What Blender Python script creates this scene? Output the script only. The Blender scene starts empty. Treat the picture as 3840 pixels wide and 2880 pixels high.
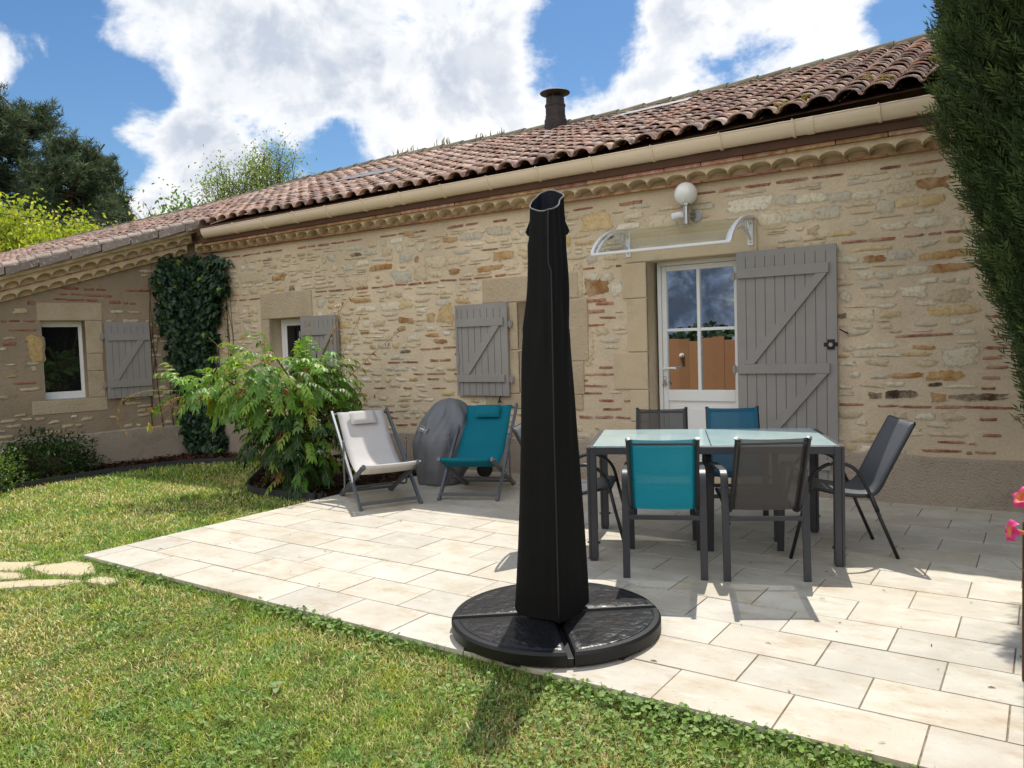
import bpy, math, random
import numpy as np
from mathutils import Vector, Matrix
random.seed(7)
RS = np.random.RandomState(11)
SC = bpy.context.scene
COL = SC.collection
R = math.radians

# ------------------------------------------------------------------ helpers
def lin(c):
    out = []
    for v in c[:3]:
        v = v / 255.0
        out.append(v / 12.92 if v <= 0.04045 else ((v + 0.055) / 1.055) ** 2.4)
    return tuple(out)

def un(v):
    v = np.asarray(v, float)
    return v / (np.linalg.norm(v) + 1e-12)

def unr(a):
    return a / (np.linalg.norm(a, axis=1, keepdims=True) + 1e-12)

def tag(o, label=None, cat=None, group=None, kind=None):
    if label: o['label'] = label
    if cat: o['category'] = cat
    if group: o['group'] = group
    if kind: o['kind'] = kind
    return o

def empty(name, loc=(0, 0, 0), rz=0.0, parent=None):
    o = bpy.data.objects.new(name, None)
    o.empty_display_size = 0.1
    o.location = loc
    o.rotation_euler = (0, 0, rz)
    COL.objects.link(o)
    if parent: o.parent = parent
    return o

def set_parent(o, p, world=True):
    o.parent = p
    if world:
        M = Matrix.Identity(4)
        q = p
        chain = []
        while q is not None:
            chain.append(q); q = q.parent
        for q in reversed(chain):
            M = M @ q.matrix_parent_inverse @ (Matrix.Translation(q.location) @ q.rotation_euler.to_matrix().to_4x4())
        o.matrix_parent_inverse = M.inverted()

def raw_mesh(name, V, F, mat, parent=None, world=True, smooth=False, cols=None, edge=None, bevel=0.0, uv=None):
    me = bpy.data.meshes.new(name)
    V = np.asarray(V, np.float32)
    if isinstance(F, np.ndarray):
        n, k = F.shape
        me.vertices.add(len(V)); me.vertices.foreach_set('co', V.ravel())
        me.loops.add(n * k); me.loops.foreach_set('vertex_index', F.astype(np.int32).ravel())
        me.polygons.add(n)
        me.polygons.foreach_set('loop_start', np.arange(0, n * k, k, dtype=np.int32))
        me.polygons.foreach_set('loop_total', np.full(n, k, np.int32))
        me.update(calc_edges=True)
    else:
        me.from_pydata([tuple(map(float, v)) for v in V], [], [tuple(int(i) for i in f) for f in F])
        me.update()
    if cols is not None:
        a = me.color_attributes.new('Col', 'FLOAT_COLOR', 'POINT')
        C = np.ones((len(V), 4), np.float32); C[:, :3] = np.asarray(cols, np.float32)[:, :3]
        a.data.foreach_set('color', C.ravel())
    if edge is not None:
        a = me.attributes.new('Edge', 'FLOAT', 'POINT')
        a.data.foreach_set('value', np.asarray(edge, np.float32))
    if smooth:
        me.polygons.foreach_set('use_smooth', np.ones(len(me.polygons), bool))
    if mat is not None:
        me.materials.append(mat)
    o = bpy.data.objects.new(name, me)
    COL.objects.link(o)
    if parent is not None:
        set_parent(o, parent, world)
    if bevel > 0:
        m = o.modifiers.new('bevel', 'BEVEL'); m.width = bevel; m.segments = 2
        m.limit_method = 'ANGLE'; m.angle_limit = R(40)
    return o

class MB:
    """Collects simple solids and links them as one mesh object."""
    def __init__(s):
        s.v = []; s.f = []; s.c = []; s.e = []
    def add(s, vs, fs, col=None, edge=None):
        b = len(s.v)
        s.v.extend([tuple(map(float, v)) for v in vs])
        s.f.extend([tuple(b + i for i in f) for f in fs])
        s.c.extend([col if col else (1, 1, 1)] * len(vs) if not (isinstance(col, list)) else col)
        s.e.extend(edge if edge is not None else [0.0] * len(vs))
        return s
    def hexa(s, p, col=None):
        """eight corners: bottom four then top four, both counter-clockwise"""
        return s.add(p, [(3, 2, 1, 0), (4, 5, 6, 7), (0, 1, 5, 4), (1, 2, 6, 5), (2, 3, 7, 6), (3, 0, 4, 7)], col)
    def box(s, x0, x1, y0, y1, z0, z1, col=None):
        return s.hexa([(x0, y0, z0), (x1, y0, z0), (x1, y1, z0), (x0, y1, z0), (x0, y0, z1), (x1, y0, z1), (x1, y1, z1), (x0, y1, z1)], col)
    def fbox(s, F, a0, a1, o0, o1, z0, z1, col=None):
        """box in a wall frame: along a, out o, height z"""
        P = lambda a, o, z: F(a, o, z)
        return s.hexa([P(a0, o1, z0), P(a1, o1, z0), P(a1, o0, z0), P(a0, o0, z0), P(a0, o1, z1), P(a1, o1, z1), P(a1, o0, z1), P(a0, o0, z1)], col)
    def bar(s, p, q, w, h, up=(0, 0, 1), col=None):
        p = np.array(p, float); q = np.array(q, float)
        d = un(q - p); x = np.cross(d, np.array(up, float))
        if np.linalg.norm(x) < 1e-4: x = np.cross(d, np.array((1., 0, 0)))
        x = un(x); u = np.cross(x, d)
        c = [(-1, -1), (1, -1), (1, 1), (-1, 1)]
        vs = [p + x * w / 2 * a + u * h / 2 * b for a, b in c] + [q + x * w / 2 * a + u * h / 2 * b for a, b in c]
        return s.add(vs, [(0, 1, 2, 3), (7, 6, 5, 4), (0, 4, 5, 1), (1, 5, 6, 2), (2, 6, 7, 3), (3, 7, 4, 0)], col)
    def ring_path(s, pts, prof, closed_prof=True, side=None, cap=True, col=None):
        """sweep a profile [(x,y)] along pts; side fixes the profile's x axis"""
        pts = [np.array(p, float) for p in pts]
        n = len(pts); k = len(prof); vs = []; fs = []
        X = None
        for i, p in enumerate(pts):
            if i == 0: d = pts[1] - p
            elif i == n - 1: d = p - pts[i - 1]
            else: d = un(pts[i + 1] - p) + un(p - pts[i - 1])
            d = un(d)
            if side is not None:
                x = np.array(side, float)
            elif X is None:
                x = np.cross(d, (0, 0, 1.))
                if np.linalg.norm(x) < 1e-3: x = np.array((1., 0, 0))
            else: x = X
            x = un(x - d * np.dot(x, d)); X = x
            u = np.cross(x, d)
            for a, b in prof: vs.append(p + x * a + u * b)
        for i in range(n - 1):
            for j in range(k if closed_prof else k - 1):
                j2 = (j + 1) % k
                fs.append((i * k + j, i * k + j2, (i + 1) * k + j2, (i + 1) * k + j))
        if cap and closed_prof:
            fs.append(tuple(range(k - 1, -1, -1))); fs.append(tuple((n - 1) * k + j for j in range(k)))
        return s.add(vs, fs, col)
    def tube(s, pts, r, n=8, col=None, side=None):
        return s.ring_path(pts, [(r * math.cos(2 * math.pi * i / n), r * math.sin(2 * math.pi * i / n)) for i in range(n)], side=side, col=col)
    def taper(s, pts, rs, n=7, col=None):
        pts = [np.array(p, float) for p in pts]; vs = []; fs = []; m = len(pts); X = None
        for i, p in enumerate(pts):
            d = un(pts[min(i + 1, m - 1)] - pts[max(i - 1, 0)])
            x = np.cross(d, (0.3, 0.1, 1.)) if X is None else X
            if np.linalg.norm(x) < 1e-3: x = np.array((1., 0, 0))
            x = un(x - d * np.dot(x, d)); X = x; u = np.cross(x, d)
            for j in range(n):
                a = 2 * math.pi * j / n
                vs.append(p + (x * math.cos(a) + u * math.sin(a)) * rs[i])
        for i in range(m - 1):
            for j in range(n):
                fs.append((i * n + j, i * n + (j + 1) % n, (i + 1) * n + (j + 1) % n, (i + 1) * n + j))
        fs.append(tuple(range(n - 1, -1, -1))); fs.append(tuple((m - 1) * n + j for j in range(n)))
        return s.add(vs, fs, col)
    def lathe(s, prof, c, n=24, axis=(0, 0, 1), col=None):
        """prof [(r, h)] turned about axis through c"""
        ax = un(axis); x = np.cross(ax, (0, 1., 0.)) if abs(ax[1]) < 0.9 else np.cross(ax, (1., 0, 0)); x = un(x); y = np.cross(ax, x)
        c = np.array(c, float); vs = []; fs = []; m = len(prof)
        for r, h in prof:
            for j in range(n):
                a = 2 * math.pi * j / n
                vs.append(c + ax * h + (x * math.cos(a) + y * math.sin(a)) * r)
        for i in range(m - 1):
            for j in range(n):
                fs.append((i * n + j, i * n + (j + 1) % n, (i + 1) * n + (j + 1) % n, (i + 1) * n + j))
        fs.append(tuple(range(n - 1, -1, -1))); fs.append(tuple((m - 1) * n + j for j in range(n)))
        return s.add(vs, fs, col)
    def build(s, name, mat, parent=None, world=True, smooth=False, bevel=0.0, cols=False, edge=False):
        return raw_mesh(name, s.v, s.f, mat, parent, world, smooth, cols=s.c if cols else None, edge=s.e if edge else None, bevel=bevel)

def spl(pts, n=6):
    """Catmull-Rom through points"""
    P = [np.array(p, float) for p in pts]
    P = [2 * P[0] - P[1]] + P + [2 * P[-1] - P[-2]]
    out = []
    for i in range(1, len(P) - 2):
        for k in range(n):
            t = k / n
            out.append(0.5 * ((2 * P[i]) + (-P[i - 1] + P[i + 1]) * t + (2 * P[i - 1] - 5 * P[i] + 4 * P[i + 1] - P[i + 2]) * t * t + (-P[i - 1] + 3 * P[i] - 3 * P[i + 1] + P[i + 2]) * t ** 3))
    out.append(P[-2]); return out

def inpoly(x, y, poly):
    inside = np.zeros(len(x), bool); n = len(poly); j = n - 1
    for i in range(n):
        xi, yi = poly[i]; xj, yj = poly[j]
        c = ((yi > y) != (yj > y)) & (x < (xj - xi) * (y - yi) / (yj - yi + 1e-12) + xi)
        inside ^= c; j = i
    return inside

def vnoise(x, y, f, seed=0):
    """cheap smooth noise from sines, about -1..1"""
    r = np.random.RandomState(seed); s = 0
    for k in range(5):
        a = r.uniform(0, 6.28); ff = f * r.uniform(0.6, 1.7)
        s = s + np.sin((x * math.cos(a) + y * math.sin(a)) * ff + r.uniform(0, 6.28))
    return s / 3.0

# ------------------------------------------------------------------ materials
def nodes_of(m):
    m.use_nodes = True
    nt = m.node_tree
    return nt, nt.nodes, nt.links, nt.nodes['Principled BSDF']

def mat(name, c, rough=0.6, var=0.12, scale=8.0, bump=0.1, bscale=60.0, metal=0.0, spec=0.5, attr=False, c2=None, detail=6, bdist=0.004, coat=0.0, sheen=0.0):
    m = bpy.data.materials.new(name)
    nt, N, L, B = nodes_of(m)
    B.inputs['Roughness'].default_value = rough
    B.inputs['Metallic'].default_value = metal
    B.inputs['Specular IOR Level'].default_value = spec
    if coat: B.inputs['Coat Weight'].default_value = coat; B.inputs['Coat Roughness'].default_value = 0.1
    if sheen: B.inputs['Sheen Weight'].default_value = sheen
    tc = N.new('ShaderNodeTexCoord')
    nz = N.new('ShaderNodeTexNoise'); nz.inputs['Scale'].default_value = scale; nz.inputs['Detail'].default_value = detail; nz.inputs['Roughness'].default_value = 0.6
    L.new(tc.outputs['Object'], nz.inputs['Vector'])
    mx = N.new('ShaderNodeMix'); mx.data_type = 'RGBA'
    base = lin(c)
    a = tuple(v * (1 - var) for v in base); b = lin(c2) if c2 else tuple(min(1, v * (1 + var)) for v in base)
    rp = N.new('ShaderNodeMapRange'); rp.inputs['From Min'].default_value = 0.32; rp.inputs['From Max'].default_value = 0.68
    L.new(nz.outputs['Fac'], rp.inputs['Value']); L.new(rp.outputs['Result'], mx.inputs['Factor'])
    mx.inputs[6].default_value = (*a, 1); mx.inputs[7].default_value = (*b, 1)
    out = mx.outputs[2]
    if attr:
        at = N.new('ShaderNodeAttribute'); at.attribute_name = 'Col'
        mu = N.new('ShaderNodeMix'); mu.data_type = 'RGBA'; mu.blend_type = 'MULTIPLY'; mu.inputs['Factor'].default_value = 1
        L.new(out, mu.inputs[6]); L.new(at.outputs['Color'], mu.inputs[7]); out = mu.outputs[2]
    L.new(out, B.inputs['Base Color'])
    if bump:
        n2 = N.new('ShaderNodeTexNoise'); n2.inputs['Scale'].default_value = bscale; n2.inputs['Detail'].default_value = 5
        L.new(tc.outputs['Object'], n2.inputs['Vector'])
        bp = N.new('ShaderNodeBump'); bp.inputs['Strength'].default_value = bump; bp.inputs['Distance'].default_value = bdist
        L.new(n2.outputs['Fac'], bp.inputs['Height']); L.new(bp.outputs['Normal'], B.inputs['Normal'])
    return m

def leafmat(name, rough=0.45, trans=0.3, spec=0.4, mul=1.0, tcol=(1.3, 1.35, 0.5)):
    m = bpy.data.materials.new(name)
    nt, N, L, B = nodes_of(m)
    at = N.new('ShaderNodeAttribute'); at.attribute_name = 'Col'
    L.new(at.outputs['Color'], B.inputs['Base Color'])
    B.inputs['Roughness'].default_value = rough; B.inputs['Specular IOR Level'].default_value = spec
    if trans:
        tr = N.new('ShaderNodeBsdfTranslucent')
        mu = N.new('ShaderNodeMix'); mu.data_type = 'RGBA'; mu.blend_type = 'MULTIPLY'; mu.inputs['Factor'].default_value = 1
        L.new(at.outputs['Color'], mu.inputs[6]); mu.inputs[7].default_value = (*tcol, 1); mu.clamp_result = True
        L.new(mu.outputs[2], tr.inputs['Color'])
        ms = N.new('ShaderNodeMixShader'); ms.inputs[0].default_value = trans
        L.new(B.outputs[0], ms.inputs[1]); L.new(tr.outputs[0], ms.inputs[2])
        L.new(ms.outputs[0], N['Material Output'].inputs['Surface'])
    return m

def wallmat(name, mortar, stain=(180, 158, 126), grain=0.55):
    """rubble stone set in sandy mortar: Edge says how far inside a stone we are, Col its colour"""
    m = bpy.data.materials.new(name)
    nt, N, L, B = nodes_of(m)
    tc = N.new('ShaderNodeTexCoord')
    at = N.new('ShaderNodeAttribute'); at.attribute_name = 'Col'
    ed = N.new('ShaderNodeAttribute'); ed.attribute_name = 'Edge'
    def noise(s, d=5, r=0.6):
        n = N.new('ShaderNodeTexNoise'); n.inputs['Scale'].default_value = s; n.inputs['Detail'].default_value = d; n.inputs['Roughness'].default_value = r
        L.new(tc.outputs['Object'], n.inputs['Vector']); return n.outputs['Fac']
    def rng(v, a, b, c=0.0, d=1.0, sm=True):
        r = N.new('ShaderNodeMapRange'); r.inputs[1].default_value = a; r.inputs[2].default_value = b; r.inputs[3].default_value = c; r.inputs[4].default_value = d
        if sm: r.interpolation_type = 'SMOOTHSTEP'
        L.new(v, r.inputs[0]); return r.outputs[0]
    def math_(op, a, b):
        n = N.new('ShaderNodeMath'); n.operation = op
        for i, q in enumerate((a, b)):
            if isinstance(q, (int, float)): n.inputs[i].default_value = q
            else: L.new(q, n.inputs[i])
        return n.outputs[0]
    def mixc(f, a, b, mode='MIX'):
        n = N.new('ShaderNodeMix'); n.data_type = 'RGBA'; n.blend_type = mode
        if isinstance(f, (int, float)): n.inputs['Factor'].default_value = f
        else: L.new(f, n.inputs['Factor'])
        for i, q in ((6, a), (7, b)):
            if isinstance(q, tuple): n.inputs[i].default_value = (*q, 1)
            else: L.new(q, n.inputs[i])
        return n.outputs[2]
    nb = noise(28, 6, 0.65); nf = noise(170, 4); nl = noise(1.1, 5); nm = noise(9, 6, 0.65)
    e = math_('ADD', ed.outputs['Fac'], math_('MULTIPLY', math_('SUBTRACT', nb, 0.5), 2.3))
    mask = rng(e, 0.47, 0.55)
    mo = lin(mortar)
    mcol = mixc(rng(nl, 0.35, 0.7), tuple(v * 0.86 for v in mo), tuple(v * 1.12 for v in mo))
    mcol = mixc(rng(nm, 0.55, 0.8, 0, 0.55), mcol, lin(stain))
    mcol = mixc(rng(nf, 0.3, 0.75, 0, 0.5), mcol, tuple(v * 0.55 for v in mo))
    scol = mixc(rng(nm, 0.35, 0.7, 0, 0.8), at.outputs['Color'], mixc(0.6, at.outputs['Color'], mo))
    scol = mixc(rng(nb, 0.45, 0.72, 0, 0.65), scol, mixc(1.0, scol, (0.58, 0.50, 0.40), 'MULTIPLY'))
    rim = math_('MULTIPLY', rng(e, 0.34, 0.47), rng(e, 0.60, 0.48))  # thin shadow line painted into the colour round each stone
    col = mixc(mask, mcol, scol)
    col = mixc(math_('MULTIPLY', rim, 0.36), col, tuple(v * 0.45 for v in mo))
    L.new(col, B.inputs['Base Color'])
    B.inputs['Roughness'].default_value = 0.92; B.inputs['Specular IOR Level'].default_value = 0.15
    h = math_('ADD', math_('MULTIPLY', mask, 0.9), math_('ADD', math_('MULTIPLY', nf, grain), math_('MULTIPLY', nb, 1.5)))
    bp = N.new('ShaderNodeBump'); bp.inputs['Strength'].default_value = 0.85; bp.inputs['Distance'].default_value = 0.010
    L.new(h, bp.inputs['Height']); L.new(bp.outputs['Normal'], B.inputs['Normal'])
    return m

def glassmat(name, refl=0.35, dark=(0.012, 0.014, 0.016)):
    """window pane in front of a dark room: partly mirror, partly dark"""
    m = bpy.data.materials.new(name)
    nt, N, L, B = nodes_of(m)
    B.inputs['Base Color'].default_value = (*dark, 1); B.inputs['Roughness'].default_value = 0.3; B.inputs['Specular IOR Level'].default_value = 0.0
    g = N.new('ShaderNodeBsdfGlossy'); g.inputs['Roughness'].default_value = 0.0; g.inputs['Color'].default_value = (0.85, 0.92, 1.0, 1)
    lw = N.new('ShaderNodeFresnel'); lw.inputs['IOR'].default_value = 1.5
    ad = N.new('ShaderNodeMath'); ad.operation = 'ADD'; ad.use_clamp = True; ad.inputs[1].default_value = refl
    L.new(lw.outputs[0], ad.inputs[0])
    ms = N.new('ShaderNodeMixShader'); L.new(ad.outputs[0], ms.inputs[0]); L.new(B.outputs[0], ms.inputs[1]); L.new(g.outputs[0], ms.inputs[2])
    L.new(ms.outputs[0], N['Material Output'].inputs['Surface'])
    return m

def meshfabric(name, c, see=0.3, trans=0.25, weave=900):
    """open woven outdoor mesh: diffuse threads, holes one can look through"""
    m = bpy.data.materials.new(name)
    nt, N, L, B = nodes_of(m)
    base = lin(c)
    tc = N.new('ShaderNodeTexCoord')
    mp = N.new('ShaderNodeMapping'); mp.inputs['Scale'].default_value = (40, 400, 400); L.new(tc.outputs['Object'], mp.inputs['Vector'])
    nz = N.new('ShaderNodeTexNoise'); nz.inputs['Scale'].default_value = 1.0; nz.inputs['Detail'].default_value = 3; L.new(mp.outputs[0], nz.inputs['Vector'])
    mx = N.new('ShaderNodeMix'); mx.data_type = 'RGBA'; L.new(nz.outputs['Fac'], mx.inputs['Factor'])
    mx.inputs[6].default_value = (*[v * 0.7 for v in base], 1); mx.inputs[7].default_value = (*[min(1, v * 1.3) for v in base], 1)
    L.new(mx.outputs[2], B.inputs['Base Color']); B.inputs['Roughness'].default_value = 0.55; B.inputs['Specular IOR Level'].default_value = 0.4
    tr = N.new('ShaderNodeBsdfTranslucent'); L.new(mx.outputs[2], tr.inputs['Color'])
    m1 = N.new('ShaderNodeMixShader'); m1.inputs[0].default_value = trans; L.new(B.outputs[0], m1.inputs[1]); L.new(tr.outputs[0], m1.inputs[2])
    tp = N.new('ShaderNodeBsdfTransparent')
    m2 = N.new('ShaderNodeMixShader'); m2.inputs[0].default_value = see; L.new(m1.outputs[0], m2.inputs[1]); L.new(tp.outputs[0], m2.inputs[2])
    L.new(m2.outputs[0], N['Material Output'].inputs['Surface'])
    return m

def clearmat(name, see=0.8, tint=(0.96, 0.98, 0.97)):
    m = bpy.data.materials.new(name)
    nt, N, L, B = nodes_of(m)
    g = N.new('ShaderNodeBsdfGlossy'); g.inputs['Roughness'].default_value = 0.03
    tp = N.new('ShaderNodeBsdfTransparent'); tp.inputs['Color'].default_value = (*tint, 1)
    fr = N.new('ShaderNodeFresnel'); fr.inputs['IOR'].default_value = 1.5
    ad = N.new('ShaderNodeMath'); ad.operation = 'ADD'; ad.use_clamp = True; ad.inputs[1].default_value = 1 - see - 0.04 if see < 0.96 else 0
    hf = N.new('ShaderNodeMath'); hf.operation = 'MULTIPLY'; hf.inputs[1].default_value = .08; L.new(fr.outputs[0], hf.inputs[0]); L.new(hf.outputs[0], ad.inputs[0])
    ms = N.new('ShaderNodeMixShader'); L.new(ad.outputs[0], ms.inputs[0]); L.new(tp.outputs[0], ms.inputs[1]); L.new(g.outputs[0], ms.inputs[2])
    L.new(ms.outputs[0], N['Material Output'].inputs['Surface'])
    return m

M = {}
M['wall'] = wallmat('rubble_stone', (226, 206, 175))
M['wing'] = wallmat('rubble_stone_wing_shaded', (168, 150, 126), stain=(106, 96, 82))  # mortar and stain colours darkened to hold the wing's shade, besides weathering
M['plinth'] = mat('rough_render', (202, 186, 166), 0.95, 0.15, 2.2, 1.0, 70, spec=0.1, bdist=0.03, c2=(180, 165, 147))
M['dressed'] = mat('dressed_stone', (210, 192, 162), 0.9, 0.10, 3, 0.7, 90, spec=0.15, bdist=0.008, c2=(196, 176, 144))
M['dressed2'] = mat('old_dressed_stone', (204, 186, 158), 0.92, 0.16, 4, 0.9, 40, spec=0.12, bdist=0.014, c2=(178, 160, 132))
M['mortar'] = mat('cornice_mortar', (206, 186, 154), 0.95, 0.2, 6, 0.6, 60, spec=0.1, bdist=0.01)
M['brick'] = mat('thin_red_brick', (172, 94, 66), 0.9, 0.25, 14, 0.5, 60, spec=0.1, c2=(190, 130, 100))
M['white'] = mat('white_paint', (232, 232, 228), 0.35, 0.02, 3, 0.0, spec=0.5)
M['cream'] = mat('cream_gutter', (228, 208, 180), 0.38, 0.04, 2, 0.03, 30, spec=0.5)
M['shutter'] = mat('taupe_paint', (147, 142, 137), 0.5, 0.05, 5, 0.12, 120, spec=0.4)
M['iron'] = mat('dark_iron', (48, 46, 46), 0.5, 0.2, 20, 0.1, 80, metal=0.6)
M['darkwood'] = mat('weathered_dark_wood', (112, 82, 62), 0.8, 0.3, 7, 0.3, 60, spec=0.2, c2=(84, 62, 50))
M['steel'] = mat('brushed_steel', (175, 172, 165), 0.3, 0.05, 20, 0.02, 80, metal=0.9)
M['anth'] = mat('anthracite_metal', (58, 59, 64), 0.42, 0.05, 8, 0.04, 120, spec=0.5)
M['anthdark'] = mat('black_metal', (34, 34, 37), 0.35, 0.05, 8, 0.04, 120, spec=0.5)
M['glass'] = glassmat('door_glass', 0.55)
M['glassdark'] = glassmat('window_glass', 0.02, (0.010, 0.010, 0.011))
M['clear'] = clearmat('clear_sheet', 0.959)
M['globe'] = mat('opal_globe', (236, 234, 228), 0.12, 0.02, 3, 0.0, spec=0.5)
M['plastic'] = mat('white_plastic', (225, 225, 225), 0.4, 0.02, 3, 0.0)
M['black'] = mat('black_plastic', (16, 16, 17), 0.5, 0.1, 20, 0.05, 100)
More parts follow.
